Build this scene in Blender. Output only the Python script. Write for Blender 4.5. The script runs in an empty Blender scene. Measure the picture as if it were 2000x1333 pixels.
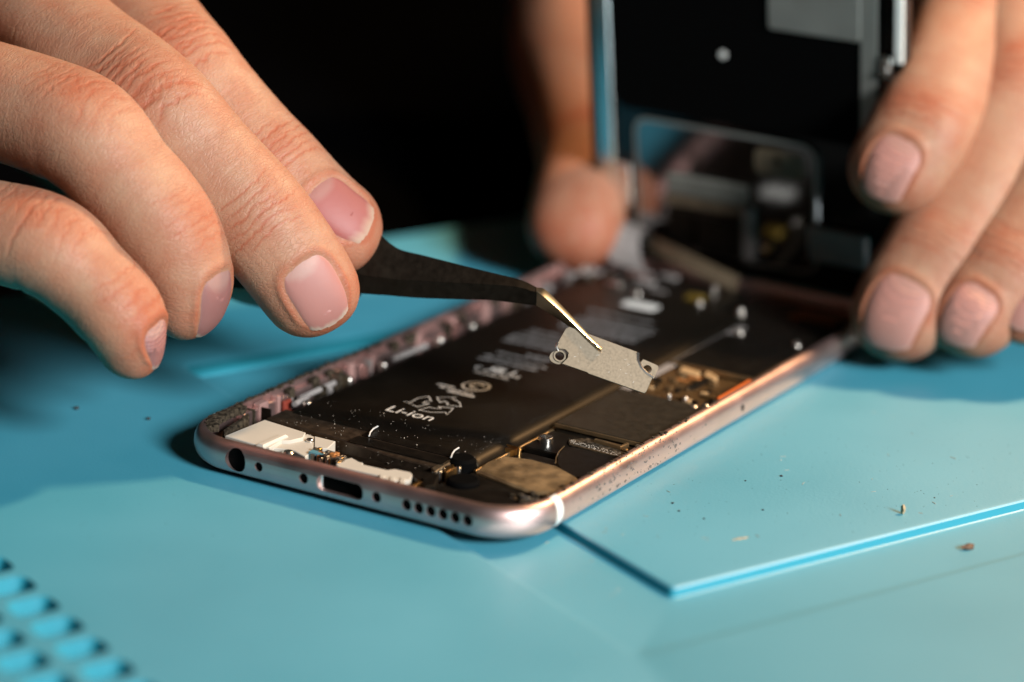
import bpy, bmesh, math, random
import numpy as np
from mathutils import Vector, Matrix

random.seed(4)
RNG = np.random.default_rng(11)
S = 0.001                      # the scene is laid out in millimetres, built in metres
C = bpy.context.scene.collection
SC = bpy.context.scene

# ------------------------------------------------------------------ camera
CAM_P = np.array([271.490924, -355.261895, 165.293393])
CAM_E = (1.26022735, -0.0391580548, 0.541734025)
FPX = 5682.0663                # focal length in pixels of the 2000 px wide photograph
cd = bpy.data.cameras.new('camera')
cd.sensor_width = 36.0
cd.lens = FPX / 2000 * 36.0
cd.clip_start = 0.02
cd.clip_end = 20.0
cd.dof.use_dof = True
cd.dof.focus_distance = 0.4735
cd.dof.aperture_fstop = 7.8
cd.dof.aperture_blades = 0
cam = bpy.data.objects.new('camera', cd)
C.objects.link(cam)
cam.location = [v * S for v in CAM_P]
cam.rotation_euler = CAM_E
SC.camera = cam

# ------------------------------------------------------------------ world, lamps, exposure
w = bpy.data.worlds.new('World')
SC.world = w
w.use_nodes = True
w.node_tree.nodes['Background'].inputs[0].default_value = (0.5, 0.8, 1.0, 1)
w.node_tree.nodes['Background'].inputs[1].default_value = 0.0015

def lamp(name, direction, dist, target, size, power, color):
    d = np.array(direction, float); d /= np.linalg.norm(d)
    ld = bpy.data.lights.new(name, 'AREA')
    ld.shape = 'DISK'
    ld.size = size * S
    ld.energy = power
    ld.color = color
    o = bpy.data.objects.new(name, ld)
    C.objects.link(o)
    p = np.array(target, float) + d * dist
    o.location = [v * S for v in p]
    o.rotation_euler = Vector(d).to_track_quat('Z', 'Y').to_euler()
    return o

lamp('key_lamp', (0.34, 0.60, 0.73), 700, (35, 40, 0), 66, 4.6, (1.0, 0.66, 0.36))
lamp('fill_lamp', (0.93, -0.32, 0.50), 2600, (40, 40, 5), 720, 128.0, (0.96, 0.98, 1.0))

SC.view_settings.view_transform = 'Standard'
SC.view_settings.look = 'None'
SC.view_settings.exposure = 0.0
SC.view_settings.gamma = 1.0
SC.view_settings.use_curve_mapping = False
try:
    SC.cycles.use_denoising = True
    SC.cycles.max_bounces = 10
    SC.cycles.caustics_reflective = False
    SC.cycles.caustics_refractive = False
except Exception:
    pass

# ------------------------------------------------------------------ helpers: space
def _rot(e):
    a, b, c = e
    Rx = np.array([[1, 0, 0], [0, math.cos(a), -math.sin(a)], [0, math.sin(a), math.cos(a)]])
    Ry = np.array([[math.cos(b), 0, math.sin(b)], [0, 1, 0], [-math.sin(b), 0, math.cos(b)]])
    Rz = np.array([[math.cos(c), -math.sin(c), 0], [math.sin(c), math.cos(c), 0], [0, 0, 1]])
    return Rz @ Ry @ Rx
RC = _rot(CAM_E)
RIGHT, UP, TOCAM = RC[:, 0], RC[:, 1], RC[:, 2]
def at(u, v, d):
    """the point seen at photo pixel (u, v), d millimetres away along the view axis"""
    return CAM_P + d * (RC @ np.array([(u - 1000) / FPX, -(v - 666.5) / FPX, -1.0]))
def onz(u, v, z):
    r = RC @ np.array([(u - 1000) / FPX, -(v - 666.5) / FPX, -1.0])
    return CAM_P + (z - CAM_P[2]) / r[2] * r
def vdir(r, u, c):
    n = r * RIGHT + u * UP + c * TOCAM
    return n / np.linalg.norm(n)
def unit(v):
    return v / np.linalg.norm(v)

# ------------------------------------------------------------------ helpers: objects
def thing(name, label, cat, loc=(0, 0, 0), group=None):
    o = bpy.data.objects.new(name, None)
    o.empty_display_size = 0.01
    C.objects.link(o)
    o.location = [v * S for v in loc]
    o['label'] = label
    o['category'] = cat
    if group: o['group'] = group
    return o
def tag(o, label=None, cat=None, group=None, kind=None):
    if label: o['label'] = label
    if cat: o['category'] = cat
    if group: o['group'] = group
    if kind: o['kind'] = kind
    return o
def world_loc(o):
    p = np.zeros(3)
    while o is not None:
        p += np.array(o.location[:]); o = o.parent
    return p / S
def mk(name, V, F, m, parent=None, smooth=True, loc=None, angle=None):
    V = np.asarray(V, float)
    base = world_loc(parent) if parent is not None else (np.array(loc, float) if loc is not None else np.zeros(3))
    me = bpy.data.meshes.new(name)
    L = (V - base) * S
    if isinstance(F, np.ndarray) and F.ndim == 2:
        k = F.shape[1]
        me.vertices.add(len(L)); me.vertices.foreach_set('co', L.astype(np.float32).ravel())
        me.loops.add(F.size); me.loops.foreach_set('vertex_index', F.astype(np.int32).ravel())
        me.polygons.add(len(F)); me.polygons.foreach_set('loop_start', np.arange(0, F.size, k, dtype=np.int32))
        me.update(calc_edges=True)
    else:
        me.from_pydata([tuple(p) for p in L], [], [tuple(int(i) for i in f) for f in F])
    me.validate()
    if smooth:
        me.polygons.foreach_set('use_smooth', [True] * len(me.polygons))
        if angle is not None:
            try: me.set_sharp_from_angle(angle=math.radians(angle))
            except Exception: pass
    for mm in (m if isinstance(m, (list, tuple)) else [m]):
        me.materials.append(mm)
    o = bpy.data.objects.new(name, me)
    C.objects.link(o)
    if parent is not None: o.parent = parent
    elif loc is not None: o.location = [v * S for v in loc]
    return o

class MB:
    """collects shapes into one mesh"""
    def __init__(s): s.V = []; s.F = []; s.n = 0
    def add(s, V, F):
        V = np.asarray(V, float)
        s.V.append(V); s.F += [tuple(int(i) + s.n for i in f) for f in F]; s.n += len(V)
        return s
    def build(s, name, m, parent=None, xf=None, smooth=True, angle=40, loc=None):
        V = np.concatenate(s.V)
        if xf is not None: V = xf(V)
        return mk(name, V, s.F, m, parent, smooth, loc, angle)

def offset_poly(P, d):
    P = np.asarray(P, float); n = len(P); out = []
    for i in range(n):
        a, b, c = P[i - 1], P[i], P[(i + 1) % n]
        e1 = (b - a) / (np.hypot(*(b - a)) + 1e-9); e2 = (c - b) / (np.hypot(*(c - b)) + 1e-9)
        n1 = np.array([-e1[1], e1[0]]); n2 = np.array([-e2[1], e2[0]])
        k = n1 + n2; k = k / max(0.35, (1 + n1 @ n2))
        out.append(b + k * d)
    return np.array(out)            # d > 0 goes inwards for a counter-clockwise outline
def area2(P):
    P = np.asarray(P); x, y = P[:, 0], P[:, 1]
    return np.sum(x * np.roll(y, -1) - y * np.roll(x, -1))
def prism(P, z0, z1, b=0.1):
    P = np.asarray(P, float)
    if area2(P) < 0: P = P[::-1]
    n = len(P); Q = offset_poly(P, b)
    V = np.concatenate([np.c_[P, np.full(n, z0)], np.c_[P, np.full(n, z1 - b)], np.c_[Q, np.full(n, z1)]])
    F = [tuple(range(n))[::-1], tuple(range(2 * n, 3 * n))]
    for k in (0, 1):
        for i in range(n):
            j = (i + 1) % n
            F.append((k * n + i, k * n + j, (k + 1) * n + j, (k + 1) * n + i))
    return V, F
def rrect(x0, x1, y0, y1, r, k=5):
    P = []
    r = min(r, abs(x1 - x0) / 2 - 1e-3, abs(y1 - y0) / 2 - 1e-3)
    for cx, cy, a0 in ((x1 - r, y0 + r, -90), (x1 - r, y1 - r, 0), (x0 + r, y1 - r, 90), (x0 + r, y0 + r, 180)):
        for i in range(k + 1):
            a = math.radians(a0 + 90 * i / k)
            P.append((cx + r * math.cos(a), cy + r * math.sin(a)))
    return P
def rbox(x0, x1, y0, y1, z0, z1, r=0.3, b=0.12):
    return prism(rrect(x0, x1, y0, y1, r, 4), z0, z1, b)
def disc(cx, cy, r, z0, z1, b=0.08, k=20):
    return prism([(cx + r * math.cos(2 * math.pi * i / k), cy + r * math.sin(2 * math.pi * i / k)) for i in range(k)], z0, z1, b)
def tube(P, r, k=8):
    P = np.asarray(P, float); n = len(P); r = np.broadcast_to(np.asarray(r, float), (n,))
    V = []; up = np.array([0.13, 0.21, 0.97])
    for i in range(n):
        t = unit(P[min(i + 1, n - 1)] - P[max(i - 1, 0)])
        a = unit(np.cross(up, t)); b = np.cross(t, a)
        for j in range(k):
            th = 2 * math.pi * j / k
            V.append(P[i] + r[i] * (math.cos(th) * a + math.sin(th) * b))
    F = [(i * k + j, i * k + (j + 1) % k, (i + 1) * k + (j + 1) % k, (i + 1) * k + j) for i in range(n - 1) for j in range(k)]
    F += [tuple(range(k))[::-1], tuple(range((n - 1) * k, n * k))]
    return V, F
def ring(cx, cy, r0, r1, z0, z1, k=24):
    V = []; 
    for i in range(k):
        a = 2 * math.pi * i / k; c, s = math.cos(a), math.sin(a)
        V += [(cx + r1 * c, cy + r1 * s, z0), (cx + r1 * c, cy + r1 * s, z1 - .08), (cx + (r1 - .08) * c, cy + (r1 - .08) * s, z1), (cx + r0 * c, cy + r0 * s, z1), (cx + r0 * c, cy + r0 * s, z0)]
    F = []
    for i in range(k):
        j = (i + 1) % k
        for q in range(5):
            q2 = (q + 1) % 5
            F.append((i * 5 + q, j * 5 + q, j * 5 + q2, i * 5 + q2))
    return V, F
def ribbon(P, wd, z):
    """flat printed stroke along a 2-D polyline"""
    P = np.asarray(P, float); n = len(P); closed = np.allclose(P[0], P[-1])
    L = []
    for i in range(n):
        a = P[i - 1] if i > 0 else (P[-2] if closed else P[0]); c = P[i + 1] if i < n - 1 else (P[1] if closed else P[-1])
        e1 = P[i] - a; e2 = c - P[i]
        if np.hypot(*e1) < 1e-9: e1 = e2
        if np.hypot(*e2) < 1e-9: e2 = e1
        e1 = e1 / np.hypot(*e1); e2 = e2 / np.hypot(*e2)
        n1 = np.array([-e1[1], e1[0]]); n2 = np.array([-e2[1], e2[0]])
        k = (n1 + n2) / max(0.4, 1 + n1 @ n2)
        L.append((P[i] + k * wd / 2, P[i] - k * wd / 2))
    V = [(q[0], q[1], z) for pr in L for q in pr]
    F = [(2 * i, 2 * i + 1, 2 * i + 3, 2 * i + 2) for i in range(n - 1)]
    return V, F
def text_mesh(body, size, shear=0.0):
    """outline of a piece of writing as flat vertices and faces, lower left corner at 0,0"""
    cu = bpy.data.curves.new('writing', 'FONT'); cu.body = body; cu.size = size; cu.shear = shear; cu.resolution_u = 3
    o = bpy.data.objects.new('writing', cu); C.objects.link(o)
    dg = bpy.context.evaluated_depsgraph_get()
    me = bpy.data.meshes.new_from_object(o.evaluated_get(dg))
    V = np.array([v.co[:] for v in me.vertices]); F = [tuple(p.vertices) for p in me.polygons]
    bpy.data.objects.remove(o); bpy.data.curves.remove(cu); bpy.data.meshes.remove(me)
    return V, F

# ------------------------------------------------------------------ helpers: materials
def nodes_of(name):
    m = bpy.data.materials.new(name); m.use_nodes = True
    nt = m.node_tree; return m, nt, nt.nodes['Principled BSDF']
def N(nt, kind, **kw):
    n = nt.nodes.new(kind)
    for k, v in kw.items():
        if isinstance(k, str) and hasattr(n, k): setattr(n, k, v)
    return n
def mat(name, col, rough=0.5, metal=0.0, var=0.0, scale=300.0, bump=0.0, rvar=0.0, spec=0.5, coat=0.0, bscale=None, tint=None):
    m, nt, b = nodes_of(name)
    b.inputs['Base Color'].default_value = (*col, 1)
    b.inputs['Roughness'].default_value = rough
    b.inputs['Metallic'].default_value = metal
    b.inputs['Specular IOR Level'].default_value = spec
    b.inputs['Coat Weight'].default_value = coat
    b.inputs['Coat Roughness'].default_value = 0.1
    if var or bump or rvar:
        tc = N(nt, 'ShaderNodeTexCoord')
        nz = N(nt, 'ShaderNodeTexNoise'); nz.inputs['Scale'].default_value = scale; nz.inputs['Detail'].default_value = 6
        nt.links.new(tc.outputs['Object'], nz.inputs['Vector'])
        if var:
            cr = N(nt, 'ShaderNodeValToRGB')
            lo = tuple(max(0, c * (1 - var)) for c in col); hi = tuple(min(1, c * (1 + var)) for c in (tint or col))
            cr.color_ramp.elements[0].position = 0.3; cr.color_ramp.elements[1].position = 0.7
            cr.color_ramp.elements[0].color = (*lo, 1); cr.color_ramp.elements[1].color = (*hi, 1)
            nt.links.new(nz.outputs['Fac'], cr.inputs['Fac']); nt.links.new(cr.outputs['Color'], b.inputs['Base Color'])
        if rvar:
            mr = N(nt, 'ShaderNodeMapRange')
            mr.inputs['From Min'].default_value = 0.3; mr.inputs['From Max'].default_value = 0.7
            mr.inputs['To Min'].default_value = max(0.02, rough - rvar); mr.inputs['To Max'].default_value = min(1, rough + rvar)
            nt.links.new(nz.outputs['Fac'], mr.inputs['Value']); nt.links.new(mr.outputs['Result'], b.inputs['Roughness'])
        if bump:
            nb = N(nt, 'ShaderNodeTexNoise'); nb.inputs['Scale'].default_value = bscale or scale * 4; nb.inputs['Detail'].default_value = 4
            nt.links.new(tc.outputs['Object'], nb.inputs['Vector'])
            bp = N(nt, 'ShaderNodeBump'); bp.inputs['Distance'].default_value = bump * S; bp.inputs['Strength'].default_value = 1.0
            nt.links.new(nb.outputs['Fac'], bp.inputs['Height']); nt.links.new(bp.outputs['Normal'], b.inputs['Normal'])
    return m

M = {}
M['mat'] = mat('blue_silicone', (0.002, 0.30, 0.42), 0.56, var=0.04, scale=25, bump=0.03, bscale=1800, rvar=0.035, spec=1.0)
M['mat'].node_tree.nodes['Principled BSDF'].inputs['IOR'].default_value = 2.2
M['pitwall'] = mat('blue_silicone_dulled', (0.010, 0.25, 0.33), 0.7, var=0.05, scale=25, spec=0.7)  # copy of the silicone, darkened and dulled to curb glare on steep faces
M['table'] = mat('dark_table', (0.0015, 0.0015, 0.0017), 0.9, spec=0.0)
M['alu'] = mat('rose_aluminium', (0.74, 0.515, 0.475), 0.42, 1.0, var=0.05, scale=150, rvar=0.05, bump=0.006, bscale=6000)
M['band'] = mat('antenna_plastic', (0.82, 0.80, 0.74), 0.4, var=0.06, scale=400)
M['black'] = mat('black_film', (0.006, 0.005, 0.004), 0.34, var=0.3, scale=500, rvar=0.06, spec=0.3)
M['blackgloss'] = mat('black_gloss', (0.006, 0.006, 0.006), 0.12, var=0.2, scale=200)
M['blackmatte'] = mat('black_matte', (0.0015, 0.0015, 0.0015), 0.8, spec=0.04)
M['battery'] = mat('battery_foil', (0.005, 0.004, 0.003), 0.42, var=0.25, scale=120, rvar=0.05, spec=0.26)
M['foil'] = mat('bronze_foil', (0.30, 0.20, 0.10), 0.35, 0.8, var=0.2, scale=300)
M['print'] = mat('white_print', (0.62, 0.60, 0.56), 0.6, var=0.1, scale=900)
M['dimprint'] = mat('grey_print', (0.30, 0.29, 0.28), 0.6, var=0.2, scale=1500)
M['taptic'] = mat('brown_steel', (0.05, 0.034, 0.022), 0.42, 0.5, var=0.35, scale=700, rvar=0.08, bump=0.01)
M['cream'] = mat('cream_plastic', (0.52, 0.475, 0.40), 0.5, var=0.04, scale=200)
M['steel'] = mat('bright_steel', (0.72, 0.70, 0.66), 0.25, 1.0, var=0.1, scale=600)
M['dome'] = mat('polished_screw', (0.80, 0.74, 0.66), 0.34, 1.0, var=0.05, scale=600)
M['satin'] = mat('satin_steel', (0.27, 0.225, 0.165), 0.47, 1.0, var=0.02, scale=2500, bump=0.0015, bscale=5000, rvar=0.06)
M['shield'] = mat('shield_can', (0.055, 0.044, 0.030), 0.42, 0.6, var=0.15, scale=600, rvar=0.05, bump=0.006)
M['gold'] = mat('gold_contact', (0.85, 0.52, 0.20), 0.28, 1.0, var=0.15, scale=900)
M['padgold'] = mat('pale_gold_pad', (0.52, 0.34, 0.17), 0.45, 0.2, var=0.1, scale=500)
M['pcb'] = mat('brown_board', (0.085, 0.046, 0.016), 0.4, 0.2, var=0.3, scale=300, bump=0.03, bscale=900)
M['orange'] = mat('orange_tape', (0.75, 0.16, 0.03), 0.45, var=0.1, scale=300)
M['copper'] = mat('copper_flex', (0.42, 0.17, 0.05), 0.4, 0.25, var=0.3, scale=700)
M['bronzeplate'] = mat('worn_bronze', (0.24, 0.16, 0.08), 0.45, 0.5, var=0.55, scale=280, rvar=0.15, bump=0.03, bscale=700)
M['grit'] = mat('black_foam', (0.012, 0.010, 0.008), 0.9, var=0.8, scale=1500, bump=0.2, bscale=2500, spec=0.1, tint=(0.05, 0.038, 0.025))
M['flexgrey'] = mat('grey_flex', (0.34, 0.31, 0.29), 0.35, 0.2, var=0.12, scale=250)
M['greyplate'] = mat('grey_plate', (0.17, 0.17, 0.145), 0.5, 0.0, var=0.15, scale=120)
M['mirror'] = mat('dark_mirror', (0.30, 0.30, 0.30), 0.10, 1.0, var=0.1, scale=100)
M['lcdmetal'] = mat('lcd_metal', (0.30, 0.30, 0.27), 0.42, 0.55, var=0.1, scale=120)
M['sidemetal'] = mat('frame_metal', (0.62, 0.68, 0.68), 0.25, 1.0, var=0.08, scale=120)
M['tan'] = mat('tan_bracket', (0.15, 0.112, 0.07), 0.45, 0.0, var=0.2, scale=300)
M['tweezer'] = mat('black_coating', (0.006, 0.0045, 0.0035), 0.50, 0.0, var=0.3, scale=900, bump=0.012, bscale=3500, rvar=0.08, spec=0.2)
M['tip'] = mat('polished_tip', (0.66, 0.58, 0.44), 0.28, 1.0, var=0.05, scale=500)
M['dust'] = mat('pale_dust', (0.50, 0.42, 0.33), 0.8, var=0.3, scale=2000)
M['darkspeck'] = mat('dark_speck', (0.03, 0.035, 0.035), 0.8, var=0.4, scale=2000)
M['crumb'] = mat('crumb', (0.42, 0.30, 0.17), 0.8, var=0.5, scale=1500)
M['brownnut'] = mat('brown_crumb', (0.14, 0.07, 0.035), 0.7, var=0.5, scale=1500)
M['red'] = mat('red_seal', (0.22, 0.035, 0.02), 0.5, var=0.1)
M['capac'] = mat('chip_parts', (0.12, 0.10, 0.08), 0.4, 0.4, var=0.8, scale=1500)

for k_ in ('battery', 'black', 'tweezer'):
    M[k_].node_tree.nodes['Principled BSDF'].inputs['Specular Tint'].default_value = (1.0, 0.78, 0.50, 1)

def skin_mat(name, base, red, rscale=1.0, sss=0.25):
    m, nt, b = nodes_of(name)
    b.inputs['Roughness'].default_value = 0.48
    b.inputs['Specular IOR Level'].default_value = 0.24
    b.inputs['Subsurface Weight'].default_value = sss
    b.inputs['Subsurface Radius'].default_value = (1.0, 0.42, 0.22)
    b.inputs['Subsurface Scale'].default_value = 0.0022 * rscale
    at_ = N(nt, 'ShaderNodeAttribute'); at_.attribute_name = 'flush_shade'
    tc = N(nt, 'ShaderNodeTexCoord')
    nz = N(nt, 'ShaderNodeTexNoise'); nz.inputs['Scale'].default_value = 260; nz.inputs['Detail'].default_value = 6
    nt.links.new(tc.outputs['Object'], nz.inputs['Vector'])
    ad = N(nt, 'ShaderNodeMath'); ad.operation = 'MULTIPLY_ADD'; ad.inputs[1].default_value = 0.95; ad.inputs[2].default_value = -0.46
    nt.links.new(nz.outputs['Fac'], ad.inputs[0])
    a2 = N(nt, 'ShaderNodeMath'); a2.operation = 'ADD'; a2.use_clamp = True
    nt.links.new(ad.outputs[0], a2.inputs[0]); nt.links.new(at_.outputs['Fac'], a2.inputs[1])
    mx = N(nt, 'ShaderNodeMix'); mx.data_type = 'RGBA'
    mx.inputs['A'].default_value = (*base, 1); mx.inputs['B'].default_value = (*red, 1)
    nt.links.new(a2.outputs[0], mx.inputs['Factor']); nt.links.new(mx.outputs['Result'], b.inputs['Base Color'])
    uv = N(nt, 'ShaderNodeUVMap'); uv.uv_map = 'skin'
    mp = N(nt, 'ShaderNodeMapping'); mp.inputs['Scale'].default_value = (1.0, 0.42, 1)
    nt.links.new(uv.outputs['UV'], mp.inputs['Vector'])
    vo = N(nt, 'ShaderNodeTexVoronoi'); vo.feature = 'DISTANCE_TO_EDGE'; vo.inputs['Scale'].default_value = 2.0
    wn = N(nt, 'ShaderNodeTexNoise'); wn.inputs['Scale'].default_value = 0.7; wn.inputs['Detail'].default_value = 3
    nt.links.new(mp.outputs['Vector'], wn.inputs['Vector'])
    va = N(nt, 'ShaderNodeVectorMath'); va.operation = 'MULTIPLY_ADD'; va.inputs[1].default_value = (1.6, 1.6, 0)
    nt.links.new(wn.outputs['Color'], va.inputs[0]); nt.links.new(mp.outputs['Vector'], va.inputs[2])
    nt.links.new(va.outputs['Vector'], vo.inputs['Vector'])
    mr = N(nt, 'ShaderNodeMapRange'); mr.inputs['From Max'].default_value = 0.16
    nt.links.new(vo.outputs['Distance'], mr.inputs['Value'])
    n2 = N(nt, 'ShaderNodeTexNoise'); n2.inputs['Scale'].default_value = 4.5; n2.inputs['Detail'].default_value = 5
    nt.links.new(mp.outputs['Vector'], n2.inputs['Vector'])
    sm = N(nt, 'ShaderNodeMath'); sm.operation = 'MULTIPLY_ADD'; sm.inputs[1].default_value = 0.8
    nt.links.new(n2.outputs['Fac'], sm.inputs[0]); nt.links.new(mr.outputs['Result'], sm.inputs[2])
    bp = N(nt, 'ShaderNodeBump'); bp.inputs['Distance'].default_value = 0.00004; bp.inputs['Strength'].default_value = 1.0
    nt.links.new(sm.outputs[0], bp.inputs['Height']); nt.links.new(bp.outputs['Normal'], b.inputs['Normal'])
    return m
M['skin'] = skin_mat('skin', (0.44, 0.255, 0.16), (0.37, 0.115, 0.06))
def nail_mat(name):
    m, nt, b = nodes_of(name)
    b.inputs['Roughness'].default_value = 0.56
    b.inputs['Subsurface Weight'].default_value = 0.2
    b.inputs['Subsurface Radius'].default_value = (1.0, 0.4, 0.3)
    b.inputs['Subsurface Scale'].default_value = 0.001
    a = N(nt, 'ShaderNodeAttribute'); a.attribute_name = 'tone'
    nt.links.new(a.outputs['Color'], b.inputs['Base Color'])
    tc = N(nt, 'ShaderNodeTexCoord'); nz = N(nt, 'ShaderNodeTexNoise'); nz.inputs['Scale'].default_value = 900
    nt.links.new(tc.outputs['Object'], nz.inputs['Vector'])
    bp = N(nt, 'ShaderNodeBump'); bp.inputs['Distance'].default_value = 0.00002
    nt.links.new(nz.outputs['Fac'], bp.inputs['Height']); nt.links.new(bp.outputs['Normal'], b.inputs['Normal'])
    return m
M['nail'] = nail_mat('fingernail')

# ------------------------------------------------------------------ the setting: table and repair mat
tb = MB(); tb.add([(-900, -900, -6), (900, -900, -6), (900, 900, -6), (-900, 900, -6)], [(0, 1, 2, 3)])
tag(tb.build('table', M['table']), kind='structure')

MO = np.array([91.7, 2.4]); EX = np.array([0.895, -0.446]); EY = np.array([0.395, 0.919])
def mp2(p, q): return MO + p * EX + q * EY
mat_root = thing('repair_mat', 'blue silicone work mat with raised panel and grid of small pits under the phone', 'mat', (60, 40, -6))
def loop(p0, p1, q0, q1, r, z, k=6):
    return [(*mp2(p, q), z) for p, q in rrect(p0, p1, q0, q1, r, k)]
def nest(loops, cap=True):
    mb = MB(); n = len(loops[0]); V = np.concatenate([np.array(l) for l in loops]); F = []
    for a in range(len(loops) - 1):
        for i in range(n):
            j = (i + 1) % n
            F.append((a * n + i, a * n + j, (a + 1) * n + j, (a + 1) * n + i))
    if cap: F.append(tuple(range((len(loops) - 1) * n, len(loops) * n)))
    mb.add(V, F); return mb
ZO, ZA = -0.4, -1.6
# outer sheet with the sunken tray (the raised panel stands in it)
tray = [loop(-180, 240, -74, 330, 4, -6), loop(-180, 240, -74, 330, 4, ZO - 0.5), loop(-179.4, 239.4, -73.5, 329.4, 4, ZO),
        loop(-127.6, 17.0, -19.1, 250, 2.2, ZO), loop(-127.2, 16.6, -18.7, 249.5, 2.0, ZO - 0.07), loop(-122.6, 14.8, -17.1, 246, 1.5, ZA + 0.06), loop(-122.0, 14.4, -16.7, 245.6, 1.2, ZA),
        loop(-108, 0.9, -0.9, 232, 1.3, ZA), loop(-107.6, 0.55, -0.55, 231, 1.1, ZA + 0.12), loop(-107.4, 0.35, -0.35, 230.6, 1.0, -0.35), loop(-107.2, 0.1, -0.1, 230.3, 0.9, -0.08), loop(-106.7, -0.4, 0.4, 230, 0.6, 0.0)]
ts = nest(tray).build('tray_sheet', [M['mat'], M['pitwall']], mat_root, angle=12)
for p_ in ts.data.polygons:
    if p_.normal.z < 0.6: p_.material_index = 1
# rounded ridge along the far left side of the tray
V = []; F = []; qs = [-21.4, -21.0, -20.3, -18, 20, 60, 110, 200]; kk = 12
for i, q in enumerate(qs):
    sc_ = (0.05, .45, .85, 1, 1, 1, 1, 1)[i]
    for j in range(kk + 1):
        a = math.pi * j / kk
        V.append((*mp2(-125.4 - 3.4 * math.cos(a) * (.4 + .6 * sc_), q), ZA - .1 + 1.05 * sc_ * math.sin(a)))
for i in range(len(qs) - 1):
    for j in range(kk): F.append((i * (kk + 1) + j, (i + 1) * (kk + 1) + j, (i + 1) * (kk + 1) + j + 1, i * (kk + 1) + j + 1))
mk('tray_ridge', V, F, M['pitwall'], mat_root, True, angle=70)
# front strip with the pits
pit = MB()
PX0, PY0, DP, DQ = -33.6, -83.0, 8.3, 9.0
cols = range(-6, 8); rows = range(0, 4)
p_lo = PX0 + (cols[0] - 0.5) * DP; p_hi = PX0 + (cols[-1] + 0.5) * DP; q_hi = PY0 - 3.0 + 0.5 * DQ; q_lo = PY0 - 3.0 - (rows[-1] + 0.5) * DQ
K = 28
for r_ in rows:
    for c_ in cols:
        pc, qc = PX0 + c_ * DP, PY0 - r_ * DQ
        qm = qc - 3.0; nx, ny = 36, 38
        X, Y = np.meshgrid(np.linspace(-DP / 2, DP / 2, nx), np.linspace(-DQ / 2, DQ / 2, ny), indexing='ij')
        st = lambda t: np.clip(t, 0, 1) ** 2 * (3 - 2 * np.clip(t, 0, 1))
        Z = ZO - 4.5 * st((2.95 - (X ** 4 / 1.0 + (Y * .86) ** 4) ** .25) / .55)
        V = np.stack([MO[0] + (pc + X) * EX[0] + (qm + Y) * EY[0], MO[1] + (pc + X) * EX[1] + (qm + Y) * EY[1], Z], -1).reshape(-1, 3)
        F = [(i * ny + j, (i + 1) * ny + j, (i + 1) * ny + j + 1, i * ny + j + 1) for i in range(nx - 1) for j in range(ny - 1)]
        pit.add(V, F)
def patch(p0, p1, q0, q1):
    pit.add([(*mp2(p0, q0), ZO), (*mp2(p1, q0), ZO), (*mp2(p1, q1), ZO), (*mp2(p0, q1), ZO)], [(0, 1, 2, 3)])
patch(-180, p_lo, -150, -73.5); patch(p_hi, 240, -150, -73.5); patch(p_lo, p_hi, -150, q_lo); patch(p_lo, p_hi, q_hi, -73.5)
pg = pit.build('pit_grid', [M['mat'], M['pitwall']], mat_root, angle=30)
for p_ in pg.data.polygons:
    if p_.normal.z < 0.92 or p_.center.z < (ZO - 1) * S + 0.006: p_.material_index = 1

# ------------------------------------------------------------------ the opened phone body
phone = thing('smartphone_body', 'opened rose gold phone housing lying on the blue mat with battery and boards bare', 'phone', (33.5, 69, 0))
PW, PL = 67.1, 138.3
prof = [(3.6, 0.0), (2.5, 0.06), (1.5, 0.38), (0.75, 0.95), (0.28, 1.7), (0.05, 2.5), (0.0, 3.2), (0.08, 3.95), (0.32, 4.65), (0.7, 5.2), (1.15, 5.55), (1.6, 5.66), (2.05, 5.6), (2.12, 5.35), (2.12, 1.25), (2.6, 1.0)]
def body_loop(ins, z, k=14):
    return [(x, y, z) for x, y in rrect(ins, PW - ins, ins, PL - ins, max(0.6, 10.2 - ins), k)]
loops = [body_loop(*p) for p in prof]
n = len(loops[0]); V = np.concatenate([np.array(l) for l in loops]); F = [tuple(range(n))[::-1]]
for a in range(len(loops) - 1):
    for i in range(n):
        j = (i + 1) % n; F.append((a * n + i, a * n + j, (a + 1) * n + j, (a + 1) * n + i))
F.append(tuple(range((len(loops) - 1) * n, len(loops) * n)))
housing = mk('housing', V, F, M['alu'], phone)
# openings along the bottom edge, cut through the wall
cut = MB(); CX = PW / 2
def ycyl(x, z, r, y0=-1.5, y1=3.2, k=24):
    V = [(x + r * math.cos(2 * math.pi * i / k), y, z + r * math.sin(2 * math.pi * i / k)) for y in (y0, y1) for i in range(k)]
    F = [tuple(range(k)), tuple(range(k, 2 * k))[::-1]] + [(i, i + k, (i + 1) % k + k, (i + 1) % k) for i in range(k)]
    return V, F
def yslot(x0, x1, z0, z1, r, y0=-1.5, y1=3.2):
    P = rrect(x0, x1, z0, z1, r, 6); k = len(P)
    V = [(x, y, z) for y in (y0, y1) for x, z in P]
    F = [tuple(range(k)), tuple(range(k, 2 * k))[::-1]] + [(i, i + k, (i + 1) % k + k, (i + 1) % k) for i in range(k)]
    return V, F
holes = [(CX - 20.2, 3.1, 2.0), (CX - 15.6, 3.1, 0.78), (CX - 6.9, 3.1, 0.86), (CX + 6.9, 3.1, 0.86)] + [(CX + 12.5 + 2.22 * i, 3.1, 0.9) for i in range(6)]
for h in holes: cut.add(*ycyl(*h))
cut.add(*yslot(CX - 4.4, CX + 4.4, 1.75, 4.4, 1.25))
cutter = cut.build('cutter', M['blackmatte'])
md = housing.modifiers.new('cut', 'BOOLEAN'); md.object = cutter; md.operation = 'DIFFERENCE'; md.solver = 'EXACT'
dg = bpy.context.evaluated_depsgraph_get()
me2 = bpy.data.meshes.new_from_object(housing.evaluated_get(dg))
housing.modifiers.clear(); housing.data = me2
bpy.data.objects.remove(cutter)
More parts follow.
